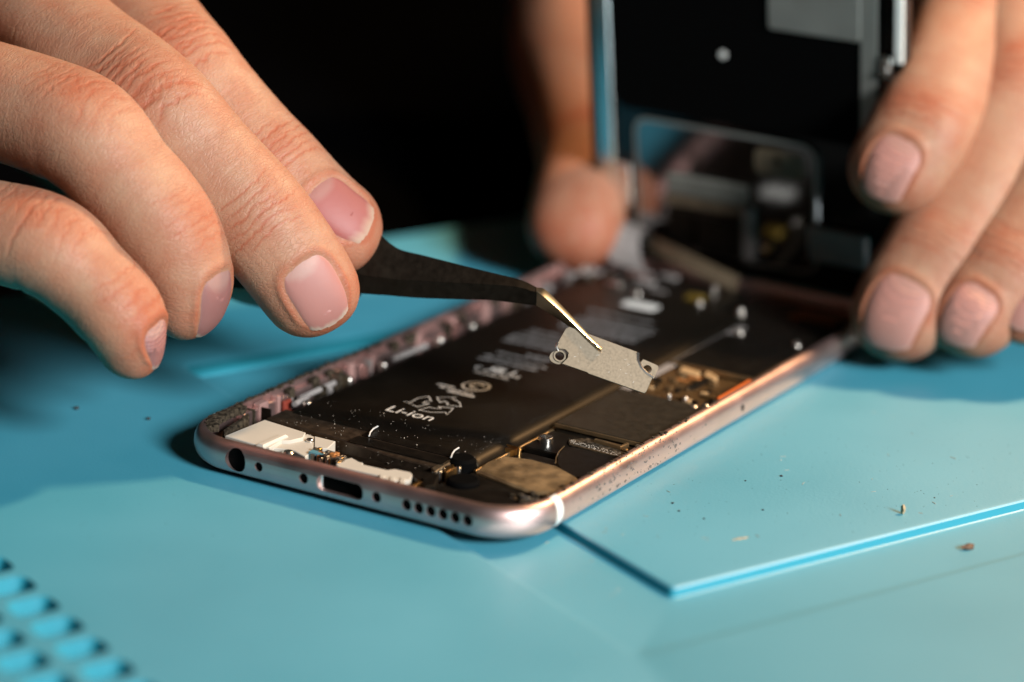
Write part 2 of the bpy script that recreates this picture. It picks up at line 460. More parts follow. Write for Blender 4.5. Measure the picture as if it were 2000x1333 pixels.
me2.polygons.foreach_set('use_smooth', [True] * len(me2.polygons))
try: me2.set_sharp_from_angle(angle=math.radians(38))
except Exception: pass
# dark sleeves behind the openings
sl = MB(); sl.add(*rbox(CX - 22.6, CX - 14.6, 2.2, 3.6, 1.05, 4.9)); sl.build('jack_socket', M['blackmatte'], housing)
sl = MB(); sl.add(*rbox(CX - 5.2, CX + 5.2, 2.2, 3.6, 1.05, 4.9)); sl.build('charging_port', M['blackmatte'], housing)
sl = MB(); sl.add(*rbox(CX - 4.3, CX - 3.7, 0.7, 2.1, 1.9, 4.1, 0.1, 0.05)); sl.build('port_contact', M['steel'], housing)
sl = MB(); sl.add(*rbox(CX + 11, CX + 25, 2.2, 3.6, 1.05, 4.9)); sl.build('speaker_mesh', M['blackmatte'], housing)
for sgn in (-1, 1):
    s_ = MB(); s_.add(*ycyl(CX + sgn * 6.9, 3.1, 0.75, 0.9, 2.5)); s_.build('bottom_screw', M['black'], housing)
pl = MB()
for h in holes[1:]: pl.add(*ycyl(h[0], h[1], h[2] * 1.02, .35, 2.3))
pl.add(*ycyl(holes[0][0], holes[0][1], holes[0][2] * 1.01, .9, 2.3)); pl.add(*yslot(CX - 4.45, CX + 4.45, 1.7, 4.45, 1.25, 1.3, 2.3))
pl.build('hole_shade_plugs', M['blackmatte'], housing)  # black plugs standing in for the shade inside the holes
# antenna bands on both long sides
def side_band(xside, y0, y1):
    V = []; F = []
    pr = [p for p in prof[1:12]]
    for y in (y0, (y0 + y1) / 2, y1):
        for ins, z in pr:
            x = (PW - ins + 0.03) if xside > 0 else (ins - 0.03)
            V.append((x, y, z + (0.03 if z > 5 else 0)))
    k = len(pr)
    for a in range(2):
        for i in range(k - 1): F.append((a * k + i, a * k + i + 1, (a + 1) * k + i + 1, (a + 1) * k + i))
    return V, F
for sd in (1, -1):
    for y0 in (10.6, 126.6):
        b_ = MB(); b_.add(*side_band(sd, y0 - .3, y0 + 1.5)); b_.build('antenna_band', M['band'], housing)
# eject hole and a small dent on the right side
def side_disc(y, z, r, mname, nm):
    V = [(PW + 0.03, y + r * 0.75 * math.cos(a), z + r * math.sin(a)) for a in np.linspace(0, 2 * math.pi, 16, endpoint=False)]
    o = mk(nm, V, [tuple(range(16))], M[mname], housing, False); return o
side_disc(73.7, 3.1, 0.62, 'blackmatte', 'eject_hole')
gm = MB()
for i in range(150):
    y = RNG.choice([RNG.normal(37, 5), RNG.normal(26, 6), RNG.normal(47, 6)]); 
    if y < 12: continue
    t = RNG.random() ** 1.3
    idx = 6 + t * 4.6; a = int(idx); f = idx - a
    ins = prof[a][0] * (1 - f) + prof[a + 1][0] * f; z = prof[a][1] * (1 - f) + prof[a + 1][1] * f
    if RNG.random() < 0.35: z = RNG.uniform(1.8, 3.2); ins = 0.1
    r = RNG.uniform(0.10, 0.30) * (1.5 if RNG.random() < .12 else 1)
    V = [];
    for q in range(7):
        a_ = 2 * math.pi * q / 7; rr = r * RNG.uniform(.55, 1.2)
        V.append((PW - ins + 0.02, y + 1.2 * rr * math.cos(a_), z + rr * math.sin(a_)))
    V.append((PW - ins + 0.10, y, z + 0.02))
    gm.add(V, [(q, (q + 1) % 7, 7) for q in range(7)])
tag(gm.build('grime', mat('grime', (0.16, 0.12, 0.10), 0.8, var=0.4, scale=900), housing), kind='stuff')
# crumbs of old glue along the right rim
gr = MB()
for i in range(34):
    y = RNG.choice([RNG.normal(40, 9), RNG.uniform(12, 60)]); x = PW - 1.7 + RNG.normal(0, .25); r = RNG.uniform(.1, .32)
    V = [(x + r * RNG.uniform(.5, 1) * sx, y + r * RNG.uniform(.6, 1.3) * sy, 5.6 + (r if sz > 0 else -.1)) for sx in (-1, 1) for sy in (-1, 1) for sz in (-1, 1)]
    gr.add(V, [(0, 1, 3, 2), (4, 6, 7, 5), (0, 4, 5, 1), (2, 3, 7, 6), (1, 5, 7, 3), (0, 2, 6, 4)])
tag(gr.build('rim_glue', M['grit'], housing, angle=20), kind='stuff')

def dome(x, y, r, z0, z1, k=16, n=5):
    V = []; F = []
    zs = [(r, z0)] + [(r * math.cos(math.pi / 2 * i / n), z1 - r * .8 + r * .8 * math.sin(math.pi / 2 * i / n)) for i in range(n)]
    for rr, z in zs: V += [(x + rr * math.cos(2 * math.pi * j / k), y + rr * math.sin(2 * math.pi * j / k), z) for j in range(k)]
    V.append((x, y, z1)); m_ = len(zs)
    for i in range(m_ - 1):
        for j in range(k): F.append((i * k + j, i * k + (j + 1) % k, (i + 1) * k + (j + 1) % k, (i + 1) * k + j))
    for j in range(k): F.append(((m_ - 1) * k + j, (m_ - 1) * k + (j + 1) % k, m_ * k))
    return V, F
def part(name, m, *shapes, parent=phone, xf=None, angle=40):
    b_ = MB()
    for V, F in shapes: b_.add(V, F)
    return b_.build(name, M[m] if isinstance(m, str) else m, parent, xf, angle=angle)
def poly_px(pts, z): return [tuple(onz(u, v, z)[:2]) for u, v in pts]

part('inner_tray', 'blackmatte', rbox(2.4, PW - 2.4, 3.6, PL - 2.4, 0.9, 1.35, 7, 0.05))
# battery: pouch with rounded long edges
BX0, BX1, BY0, BY1, BZ = 8.4, 46.4, 21.0, 118.0, 4.75
V = []; secs = []
for x, z in [(BX0, 1.4), (BX0, 3.6), (BX0 + .3, 4.3), (BX0 + 1, 4.68), (BX0 + 2, BZ), (BX1 - 3.2, BZ), (BX1 - 2.2, 4.66), (BX1 - 1.3, 4.38), (BX1 - .6, 3.9), (BX1 - .2, 3.2), (BX1, 2.4), (BX1, 1.4)]: secs.append((x, z))
ys = [BY0, BY0 + .25, BY0 + .8, BY0 + 1.6, BY0 + 30, BY1 - 1.6, BY1 - .8, BY1]
zs = [0.78, 0.9, 0.97, 1, 1, 1, .97, .8]
for y, k in zip(ys, zs):
    for x, z in secs: V.append((x, y, 1.4 + (z - 1.4) * k))
k_ = len(secs); F = [(a * k_ + i, a * k_ + i + 1, (a + 1) * k_ + i + 1, (a + 1) * k_ + i) for a in range(len(ys) - 1) for i in range(k_ - 1)]
F += [tuple(range(k_))[::-1], tuple(range((len(ys) - 1) * k_, len(ys) * k_))]
battery = mk('battery', V, F, M['battery'], phone)
part('battery_seam', 'foil', rbox(BX1 + .02, BX1 + .55, BY0 - 2, BY1, 2.6, 3.4, .1, .15), parent=battery)
# printing on the battery
ZP = BZ + 0.012
def put_text(body, x, y, width, height, shear=0.0, mirror=False):
    V, F = text_mesh(body, 1.0, shear)
    V = V - V.min(0); mx_ = V.max(0)
    if mirror: V[:, 0] = mx_[0] - V[:, 0]
    return np.c_[x + V[:, 0] * width / mx_[0], y + V[:, 1] * height / mx_[1], np.full(len(V), ZP)], F
def dashes(x0, x1, y, h, n_words):
    b_ = []
    x = x0
    while x < x1 - .2:
        L = min(RNG.uniform(.5, 2.2), x1 - x)
        xx = x
        while xx < x + L:
            ww = RNG.uniform(.16, .34); hh = h * RNG.choice([.7, .7, 1.0])
            b_.append(([(xx, y, ZP), (xx + ww, y, ZP), (xx + ww, y + hh, ZP), (xx, y + hh, ZP)], [(0, 1, 2, 3)])); xx += ww + .1
        x += L + .35
    return b_
part('battery_writing', 'print', put_text('Li-ion', 21.4, 31.2, 8.9, 2.75), parent=battery)
rc = MB()
for q in range(3):
    pol = lambda R_, dg: (R_ * math.cos(math.radians(dg)), R_ * math.sin(math.radians(dg)))
    o_ = 120 * q + 20
    P = [pol(1.0, o_), pol(.98, o_ + 32), pol(1.0, o_ + 64), pol(1.28, o_ + 62), pol(.80, o_ + 100), pol(.28, o_ + 66), pol(.52, o_ + 64), pol(.50, o_ + 32), pol(.42, o_ + 8), pol(1.0, o_)]
    rc.add(*ribbon(np.array(P) * 4.3 + np.array([26.6, 39.0]), 0.15, ZP))
rc.build('recycling_mark', M['print'], battery)
cm = MB()
cm.add(*ribbon([(27.0 + 2.35 * math.cos(a), 51.2 + 2.35 * math.sin(a)) for a in np.linspace(0, 2 * math.pi, 33)], 0.42, ZP))
cm.add(*ribbon([(27.2 + 1.2 * math.cos(a), 51.3 + 1.1 * math.sin(a)) for a in np.linspace(0.6, 5.2, 17)], 0.5, ZP))
cm.build('round_mark', M['print'], battery)
ul = MB()
ul.add(*put_text('R', 23.2, 59.2, 2.7, 3.2, mirror=True)); ul.add(*put_text('U', 26.2, 59.2, 2.4, 3.2)); ul.add(*put_text('c', 21.2, 59.6, 1.2, 1.4)); ul.add(*put_text('us', 28.9, 59.2, 1.7, 1.2))
ul.build('approval_mark', M['print'], battery)
fp = MB()
for y, x0, x1, h in ((48.0, 21.0, 24.8, .8), (46.9, 22.2, 28.6, .75), (45.8, 24.4, 29.6, .75), (57.6, 22.5, 30, .7)):
    for sh in dashes(x0, x1, y, h, 5): fp.add(*sh)
fp.build('small_print', M['print'], battery)
fp = MB()
for y, x0, x1, h in ((64.6, 19, 31, 1.0), (66.6, 19, 31.5, 1.1), (69.4, 20, 30, 1.0), (71.2, 25, 31, 1.2), (76.2, 17, 31, 1.0), (78.0, 17, 31, 1.0), (79.8, 17, 29, 1.0), (82.0, 17.5, 30, 1.0), (84.4, 18, 26, 1.1),
                     (89.5, 21, 37, 1.2), (91.6, 20, 37, 1.2), (93.6, 20, 36.5, 1.3), (96.0, 21, 37, 1.3), (98.0, 22, 37, 1.2), (102, 20, 34, 1.1)):
    for sh in dashes(x0, x1, y, h, 5): fp.add(*sh)
fp.build('fine_print', M['dimprint'], battery)
part('white_label', 'band', rbox(23.2, 30.4, 108.6, 112.8, BZ + .002, BZ + .06, 1.2, .02), parent=battery)
# black pull tabs over the lower end with lit edges painted as thin white tubes
tp = part('pull_tab', 'black', rbox(24.8, 43.0, 19.0, 24.2, 4.5, 4.62, .5, .05), rbox(24.8, 43.0, 15.2, 18.2, 4.6, 4.72, .5, .05), parent=battery)
def arc3(pxs, z): return [tuple(onz(u, v, z)) for u, v in pxs]
for pts in ([(738, 833), (729, 838), (723, 845), (721, 852)], [(896, 875), (888, 880), (883, 887), (881, 894)]):
    part('tab_lit_edge', 'print', tube(arc3(pts, 5.0), .13, 6), parent=tp)

# vibration motor plate under the battery end
tap = part('vibration_motor', 'taptic', prism(poly_px([(520, 817), (600, 839), (662, 857), (770, 893), (858, 915), (905, 893), (558, 799)], 4.45), 1.4, 4.45, .2))
ds = MB()
for i in range(150):
    x, y = RNG.uniform(9.5, 46), RNG.uniform(8, 30)
    z = 4.46 if y < 19.5 else (4.78 if y > 22.8 else 4.74)
    r = RNG.choice([.05, .06, .08, .13], p=[.4, .35, .2, .05])
    ds.add([(x - r, y, z), (x, y - r, z), (x + r, y, z), (x, y + r, z), (x, y, z + r)], [(0, 1, 4), (1, 2, 4), (2, 3, 4), (3, 0, 4)])
tag(ds.build('dust', M['dust'], phone), kind='stuff')
# cream plastic block over the headphone socket
Z1 = 4.9
blk = part('socket_block', 'cream',
     prism(poly_px([(440, 851), (517, 820), (597, 845), (592, 855), (566, 861), (550, 861), (526, 875), (500, 869)], Z1), 1.4, Z1, .12),
     prism(poly_px([(527, 876), (551, 862), (567, 862), (593, 856), (598, 847), (614, 853), (612, 881), (596, 893), (574, 880), (545, 876)], 4.35), 1.4, 4.35, .12),
     prism(poly_px([(500, 867), (550, 846), (563, 849), (514, 871)], Z1 + .45), 1.4, Z1 + .45, .3))
part('block_screw', 'steel', disc(*onz(563, 881, 4.6)[:2], 1.0, 2, 4.6, .3), parent=blk)
part('block_screw', 'steel', disc(*onz(605, 857, 4.8)[:2], .65, 2, 4.8, .2), parent=blk)
part('white_tab', 'cream', prism(poly_px([(614, 852), (655, 862), (640, 876), (614, 876)], 4.5), 1.4, 4.5, .1))
fx = part('dock_flex', 'cream', prism(poly_px([(653, 903), (690, 893), (714, 899), (708, 907), (756, 918), (790, 914), (808, 924), (800, 938), (760, 940), (742, 930), (660, 912)], 4.5), 1.4, 4.5, .15))
for u0, u1, v0 in ((742, 752, 940), (762, 772, 944), (782, 792, 946)):
    part('flex_finger', 'cream', prism(poly_px([(u0, v0 - 14), (u1, v0 - 12), (u1 - 3, v0 + 2), (u0 - 3, v0)], 4.7), 2, 4.7, .1), parent=fx)
part('gold_pin', 'gold', prism(poly_px([(800, 948), (826, 933), (829, 938), (804, 953)], 4.6), 2, 4.6, .1), parent=fx)
# little chips between the block and the dock flex
for i in range(60):
    u, v = RNG.uniform(612, 672), 0
    v = 876 + (u - 612) * .27 + RNG.uniform(-4, 14); z = RNG.uniform(4.5, 5.1)
    x, y, _ = onz(u, v, z); a, b2 = RNG.uniform(.2, .55), RNG.uniform(.2, .45)
    part('chip', RNG.choice(['copper', 'capac', 'steel', 'black', 'gold', 'capac']), rbox(x - a, x + a, y - b2, y + b2, 1.4, z, .05, .06))
part('blue_chip', mat('blue_chip', (.10, .25, .30), .3), rbox(*(lambda q: (q[0] - 1.6, q[0] + 1.3, q[1] - .6, q[1] + .6))(onz(622, 884, 4.8)), 2, 4.8, .1, .1))
for u, v, z, r in ((663, 896, 4.4, .35), (755, 907, 4.6, .5), (857, 919, 4.4, .6), (866, 914, 4.4, .45), (895, 912, 4.6, .55), (862, 898, 4.7, .3)):
    x, y, _ = onz(u, v, z); part('solder_bead', 'steel' if r > .4 else 'gold', disc(x, y, r, 2, z, .2, 14))
part('dark_flex', 'black', prism(poly_px([(672, 886), (760, 905), (858, 926), (850, 948), (830, 950), (800, 922), (700, 902)], 4.6), 1.4, 4.6, .2))
part('steel_strip', 'satin', prism(poly_px([(842, 914), (884, 892), (890, 896), (850, 922)], 4.5), 2, 4.5, .1))
part('gold_clip', 'gold', prism(poly_px([(868, 914), (885, 906), (889, 913), (872, 922)], 4.7), 2, 4.7, .15))
# black discs modelled in for the dark round shadow here
part('shadow_discs', 'blackmatte', disc(*onz(903, 893, 5.0)[:2], 2.3, 1.4, 5.0, .5), disc(*onz(905, 935, 4.4)[:2], 2.7, 1.4, 4.4, .4))
# speaker module at the lower right
part('speaker_cover', 'bronzeplate', prism(poly_px([(930, 918), (950, 902), (985, 890), (1040, 897), (1090, 910), (1128, 932), (1122, 944), (1100, 962), (1040, 962), (985, 940)], 4.3), 1.4, 4.3, .35))
part('speaker_frame', 'black', prism(poly_px([(840, 950), (925, 922), (985, 944), (1060, 975), (1000, 990), (930, 985), (870, 970)], 3.6), 1.4, 3.6, .3), rbox(48, 58, 26.5, 31.5, 1.4, 3.3, 1, .3))
for i in range(26):
    u = RNG.uniform(985, 1105); v = 985 - (u - 985) * .2 + RNG.uniform(-18, 4); z = RNG.uniform(3.2, 4.8); x, y, _ = onz(u, v, z)
    a, b2 = RNG.uniform(.2, .8), RNG.uniform(.2, .7)
    part('glue_lump', RNG.choice(['grit', 'capac', 'bronzeplate', 'grit']), rbox(x - a, x + a, y - b2, y + b2, 1.4, z, .15, .15))
# round cover and connector bracket to the right of the battery end
part('round_cover', 'black', prism(poly_px([(1087, 905), (1090, 886), (1103, 872), (1120, 873), (1208, 893), (1185, 925), (1140, 935), (1100, 925)], 4.2), 1.4, 4.2, .2))
part('cover_edge', 'foil', tube(arc3([(1085, 905), (1086, 894), (1092, 882), (1102, 872)], 4.25), .12, 6), tube(arc3([(1112, 868), (1160, 880), (1210, 893)], 4.25), .1, 6))
part('washer', 'steel', ring(*onz(1066, 854, 4.4)[:2], .85, 1.25, 3.4, 4.5))
gc = part('gold_connector', 'gold', rbox(*(lambda q: (q[0] - 1.4, q[0] + 1.2, q[1] - .25, q[1] + .25))(onz(1002, 872, 4)), 2.4, 4.1, .05, .08), rbox(*(lambda q: (q[0] - 1.2, q[0] + 1.4, q[1] - .22, q[1] + .22))(onz(1000, 877, 4)), 2.4, 4.0, .05, .08), disc(*onz(1013, 877, 4.2)[:2], .5, 2.5, 4.3, .2))
part('gritty_connector', 'grit', prism(poly_px([(1108, 858), (1150, 855), (1222, 884), (1208, 892), (1112, 868)], 4.1), 1.4, 4.1, .2))
gd = MB()
for i in range(160):
    t, s_ = RNG.random(), RNG.random(); u = 1112 + 100 * t; v = 857 + 28 * t + 8 * s_; x, y, _ = onz(u, v, 4.12); r = RNG.uniform(.05, .11)
    gd.add([(x - r, y, 4.1), (x, y - r, 4.1), (x + r, y, 4.1), (x, y + r, 4.1), (x, y, 4.1 + r)], [(0, 1, 4), (1, 2, 4), (2, 3, 4), (3, 0, 4)])
tag(gd.build('grit', M['dust'], phone), kind='stuff')
part('connector_frame', 'foil', prism(poly_px([(1160, 858), (1164, 856), (1213, 869), (1226, 863), (1229, 866), (1212, 873)], 4.7), 4.0, 4.7, .08), disc(*onz(1221, 876, 4.5)[:2], .55, 3, 4.5, .2))
part('dark_bridge', 'black', rbox(47.4, 56, 33, 42.6, 1.4, 3.6, .5, .2), rbox(56, 64.6, 39.2, 42.8, 1.4, 3.9, .3, .2))
# shield cans over the logic board
sh1 = part('shield_can', 'shield', rbox(47.2, 64.6, 43.6, 66.0, 1.4, 4.7, .5, .18))
part('can_rim', 'foil', rbox(47.3, 64.5, 43.25, 43.58, 4.0, 4.62, .05, .06), rbox(64.62, 64.95, 43.4, 66, 4.2, 4.72, .05, .06), parent=sh1)
sh2 = part('shield_can', 'black', rbox(47.4, 63.6, 84.6, 106, 1.4, 4.7, .5, .18))
part('can_rim', 'foil', rbox(47.2, 64.9, 84.0, 84.55, 4.2, 4.9, .05, .06), rbox(63.7, 64.6, 84.6, 112, 4.0, 4.8, .1, .06), parent=sh2)
board = part('logic_board', 'pcb', rbox(46.9, 64.8, 66.2, 84, 1.4, 3.9, .3, .1))
part('battery_connector', 'black', prism(poly_px([(1340, 757), (1352, 748), (1384, 735), (1387, 741), (1360, 754)], 4.6), 3.9, 4.6, .1), parent=board)
for u0, u1, v in ((1326, 1368, 724), (1374, 1402, 733)):
    part('gold_pad', 'padgold', prism(poly_px([(u0, v), (u0 + 7, v - 9), (u1, v + 2), (u1 - 7, v + 11)], 4.75), 3.8, 4.75, .1), parent=board)
for i in range(40):
    x, y = RNG.uniform(47.4, 64), RNG.uniform(66.8, 80); a, b2 = RNG.uniform(.3, 1.3), RNG.uniform(.25, .8)
    part('component', RNG.choice(['copper', 'pcb', 'black', 'foil', 'black', 'padgold']), rbox(x - a, x + a, y - b2, y + b2, 3.8, RNG.uniform(4.0, 4.6), .05, .06), parent=board)
for u, v, r in ((1339, 775, .5), (1307, 770, .4), (1355, 792, .9), (1378, 790, .9), (1372, 802, .4), (1475, 741, .5)):
    part('board_screw', 'dome', dome(*onz(u, v, 4.9)[:2], r, 3, 5.0), parent=board)
part('orange_tape', 'orange', prism(poly_px([(1400, 777), (1464, 741), (1472, 747), (1408, 785)], 5.45), 2, 5.45, .08))
# far end: screws, connectors, pads
for u, v, r in ((1395, 560, .5), (1210, 555, .5), (1447, 604, .9), (1441, 643, .8), (1446, 648, .8), (1557, 672, .9), (1556, 668, .8), (1245, 570, 1.0), (1366, 589, .8), (1140, 516, 1.0), (1490, 524, .6)):
    x, y, _ = onz(u, v, 5.0); part('screw', 'dome', dome(x, y, r * .8, 1.4, 5.2))
part('camera_bay', 'black', rbox(40, 63, 108, 134, 1.4, 3.8, 1, .3), rbox(10, 38, 119, 134, 1.4, 4.0, 1, .3))
for y in (124.2, 128.6):
    part('copper_pad', 'copper', rbox(51.4, 60.8, y, y + 2.2, 3.7, 4.3, .2, .1))
part('gold_spring', mat('gold_spring', (.5, .33, .06), .4, .8), rbox(30, 33.5, 122, 125, 3, 4.6, .3, .2))
for i in range(26):
    x, y = RNG.uniform(4, 24), RNG.uniform(119, 134); a, b2 = RNG.uniform(.5, 2), RNG.uniform(.4, 1.2)
    part('bracket_piece', RNG.choice(['flexgrey', 'alu', 'black', 'satin']), rbox(x - a, x + a, y - b2, y + b2, 2, RNG.uniform(3.8, 5.2), .2, .15))
part('silver_flex', 'flexgrey', rbox(46.9, 48.6, 66, 112, 4.3, 4.45, .3, .05))
# left inner wall: clips, screws and bars between wall and battery
cl = mat('clear_clip', (.42, .24, .21), .35, .3, var=.15, scale=300)
part('wall_ledge', 'alu', rbox(2.12, 3.3, 16, 124, 1.3, 4.3, .2, .15))
for i, y in enumerate((20.2, 25.4, 47, 54, 68.5, 80.5, 92, 100, 110)):
    part('wall_clip', cl, rbox(2.2, 3.7, y, y + (2.6, .9, 1.8, 1.4, 2.0, 2.2, 2.2, 1.6, 2)[i], 1.4, 5.0, .25, .2))
for u, v in ((681, 738), (749, 709), (859, 661), (922, 634), (601, 785)):
    x, y, _ = onz(u, v, 3.8); part('wall_screw', 'dome', dome(x, y, .8, 1.4, 4.1))
for (u0, v0), (u1, v1) in (((585, 779), (653, 748)), ((767, 702), (833, 675)), ((575, 790), (600, 775))):
    a, b2 = onz(u0, v0, 3.6), onz(u1, v1, 3.6); part('wall_bar', 'flexgrey', tube([a, b2], .5, 8))
for y in (29, 36, 41, 61, 66, 84, 96):
    part('black_pad', 'grit', rbox(2.2, 3.6, y, y + RNG.uniform(1.4, 3.4), 3.6, 5.2, .3, .2))
part('red_seal', 'red', rbox(3.6, 4.3, 26.4, 28.6, 1.6, 3.9, .2, .1))
for i in range(44):
    y = RNG.uniform(17, 118); a = RNG.uniform(.2, .9)
    part('rail_piece', RNG.choice(['grit', 'flexgrey', 'alu', 'foil', 'black', 'grit', 'satin']), rbox(2.2, RNG.uniform(3.0, 6.6), y, y + a, 1.4, RNG.uniform(2.6, 5.0), .08, .08))
# crusty black gasket left in the lower left corner and along the left rim
gk = MB()
for i in range(220):
    t = RNG.random() ** 1.3; x = 2.3 + RNG.normal(0, .35) + max(0, .35 - t) * 5; y = 5.5 + 11.5 * t + RNG.normal(0, .4); r = RNG.uniform(.3, 1.0); h = RNG.uniform(.0, .9)
    gk.add(*prism([(x + r * RNG.uniform(.6, 1) * math.cos(a), y + r * RNG.uniform(.6, 1) * math.sin(a)) for a in np.linspace(0, 2 * math.pi, 7, endpoint=False)], 4.6, 5.15 + h * .75, .12))
gk.build('gasket_remains', M['grit'], phone, angle=15)
part('foam_strip', 'grit', prism(poly_px([(435, 840), (485, 806), (487, 812), (438, 848)], 4.8), 1.4, 4.8, .15))
rg = MB()
for i in range(120):
    y = RNG.uniform(16, 60); r = RNG.uniform(.08, .25); x = 1.7 + RNG.normal(0, .2)
    V = [(x + r * sx, y + 2 * r * sy, 5.6 + (r if sz > 0 else -.1)) for sx in (-1, 1) for sy in (-1, 1) for sz in (-1, 1)]
    rg.add(V, [(0, 1, 3, 2), (4, 6, 7, 5), (0, 4, 5, 1), (2, 3, 7, 6), (1, 5, 7, 3), (0, 2, 6, 4)])
tag(rg.build('rim_residue', M['grit'], housing, angle=20), kind='stuff')

# ------------------------------------------------------------------ the lifted display
TL = math.radians(10)
DO = np.array([0.5, 141.0, 5.0]); DS = np.array([1.0, 0, 0]); DT = np.array([0, -math.sin(TL), math.cos(TL)]); DN = np.cross(DS, DT)
disp = thing('phone_display', 'black phone screen assembly held upright with its inner side and connectors facing out', 'screen', tuple(DO + 33 * DS))
def dx(V): V = np.asarray(V, float); return DO + V[:, :1] * DS + V[:, 1:2] * DT + V[:, 2:3] * DN
def dpart(name, m, *sh, parent=disp): return part(name, m, *sh, parent=parent, xf=dx)
glass = dpart('glass_panel', 'blackgloss', rbox(0, 67, 0, 136, -2.0, 0, 9, .3))
dpart('frame', 'black', rbox(0.2, 1.4, 3, 133, 0, 1.3, .3, .2), rbox(65.4, 66.8, 3, 133, 0, 1.3, .3, .2), rbox(3, 64, .2, 1.2, 0, 1.3, .3, .2))
dpart('frame_rail', 'sidemetal', rbox(1.5, 5.0, 6, 130, 0.0, 1.0, .3, .25))
dpart('edge_trim', 'band', rbox(65.5, 67.1, 50, 130, 1.3, 2.1, .2, .15))
back = dpart('back_plate', 'blackmatte', rbox(5.4, 62, 31.5, 130, 0, .8, 3, .25))
dpart('pin_hole', 'band', disc(29.6, 45.8, .8, .6, .95, .1))
dpart('silver_plate', 'lcdmetal', rbox(39.4, 58.2, 52.6, 120, .7, 1.2, .6, .15))
dpart('side_strip', 'lcdmetal', rbox(58.3, 61.6, 25, 128, .75, 1.1, .5, .1))
dpart('corner_clip', 'steel', rbox(62.4, 64.6, 46.4, 51.0, .3, 1.6, .4, .2), disc(63.4, 48.0, .9, .3, 2.0, .2))
win = dpart('earpiece_plate', 'mirror', rbox(9.4, 49.4, 3, 30.4, 0, .7, 3.2, .2))
def rim_strip(P, wd, z):
    P = np.array(P); Q = offset_poly(P, wd); n = len(P)
    V = np.concatenate([np.c_[P, np.full(n, z)], np.c_[Q, np.full(n, z + .02)]]); return V, [(i, (i + 1) % n, n + (i + 1) % n, n + i) for i in range(n)]
dpart('plate_rim', 'lcdmetal', rim_strip(rrect(9.6, 49.2, 3, 30.2, 3.2, 6), .8, .75), parent=win)
dpart('sensor_cover', 'tan', rbox(36, 46.5, 22.6, 28, .6, .9, 1.5, .1), parent=win)
dpart('sensor_hole', 'blackmatte', disc(41.0, 26.0, .8, .9, .95, .02), parent=win)
dpart('side_foot', 'sidemetal', rbox(1.6, 8.6, 10, 20, .2, .9, 1.5, .2))
eb = dpart('earpiece_bracket', 'greyplate', rbox(17, 34.4, 15.4, 19.4, .7, 1.6, .4, .2))
dpart('bracket_strip', 'tan', rbox(16.6, 34.6, 12.8, 15.4, .7, 1.4, .3, .2), parent=eb)
dpart('bracket_post', 'flexgrey', rbox(33.6, 36.0, 4.5, 15.2, .7, 2.2, .4, .2), disc(34.9, 14.2, .8, 2, 2.5, .2), parent=eb)
dpart('camera_module', 'black', rbox(24, 33.2, 4, 12, .7, 2.6, .6, .3), rbox(17, 23.4, 4.5, 12, .7, 1.8, .5, .3))
dpart('module_screw', 'gold', disc(38.6, 7.2, .75, .6, 2.0, .25))
dpart('grey_block', 'flexgrey', rbox(47.6, 60, 6.8, 13.8, .6, 1.8, .6, .25))
# flex cables from the display down to the board
def sheet(pts, dirv, wd, th=.12):
    P = np.array(pts, float); V = []; 
    for p in P: V += [p - dirv * wd / 2, p + dirv * wd / 2]
    return V, [(2 * i, 2 * i + 1, 2 * i + 3, 2 * i + 2) for i in range(len(P) - 1)]
def bez(a, b, c, d, n=12):
    return [(1 - t) ** 3 * np.array(a) + 3 * (1 - t) ** 2 * t * np.array(b) + 3 * (1 - t) * t * t * np.array(c) + t ** 3 * np.array(d) for t in np.linspace(0, 1, n)]
part('flex_cable', 'flexgrey', sheet(bez((8.5, 139.6, 11.5), (9, 134, 12.5), (10, 131, 10), (13, 131, 5)), np.array([.97, .1, -.2]), 8), parent=disp)
part('flex_cable', 'tan', sheet(bez((14, 137, 9), (20, 134, 9), (27, 132, 8), (36, 133, 5.4)), np.array([.1, .3, .9]), 3.2), parent=disp)

# ------------------------------------------------------------------ the little shield bracket in the tweezers
BC = at(1180, 706, 477.5)
bx = unit(0.945 * RIGHT - 0.335 * UP - 0.05 * TOCAM)
bn = vdir(0.05, 0.42, 0.90); bn = unit(bn - (bn @ bx) * bx); by = np.cross(bn, bx)
def px_on_br(u, v):
    r = unit(at(u, v, 1) - CAM_P); t = ((BC - CAM_P) @ bn) / (r @ bn); q = CAM_P + t * r - BC
    return (q @ bx, q @ by)
def bxf(V): V = np.asarray(V, float); return BC + V[:, :1] * bx + V[:, 1:2] * by + V[:, 2:3] * bn
bracket = thing('shield_bracket', 'small satin metal connector bracket with two screw holes gripped by the tweezers', 'bracket', tuple(BC))
body = [px_on_br(*p) for p in [(1105, 642), (1112, 639), (1244, 688), (1247, 694), (1246, 704), (1252, 717), (1264, 730), (1275, 737), (1262, 766), (1258, 769), (1150, 731), (1146, 728), (1097, 711), (1108, 700), (1110, 690), (1103, 683), (1092, 682), (1087, 676), (1089, 670)]]
part('plate', 'satin', prism(body, -.12, .12, .05), parent=bracket, xf=bxf, angle=30)
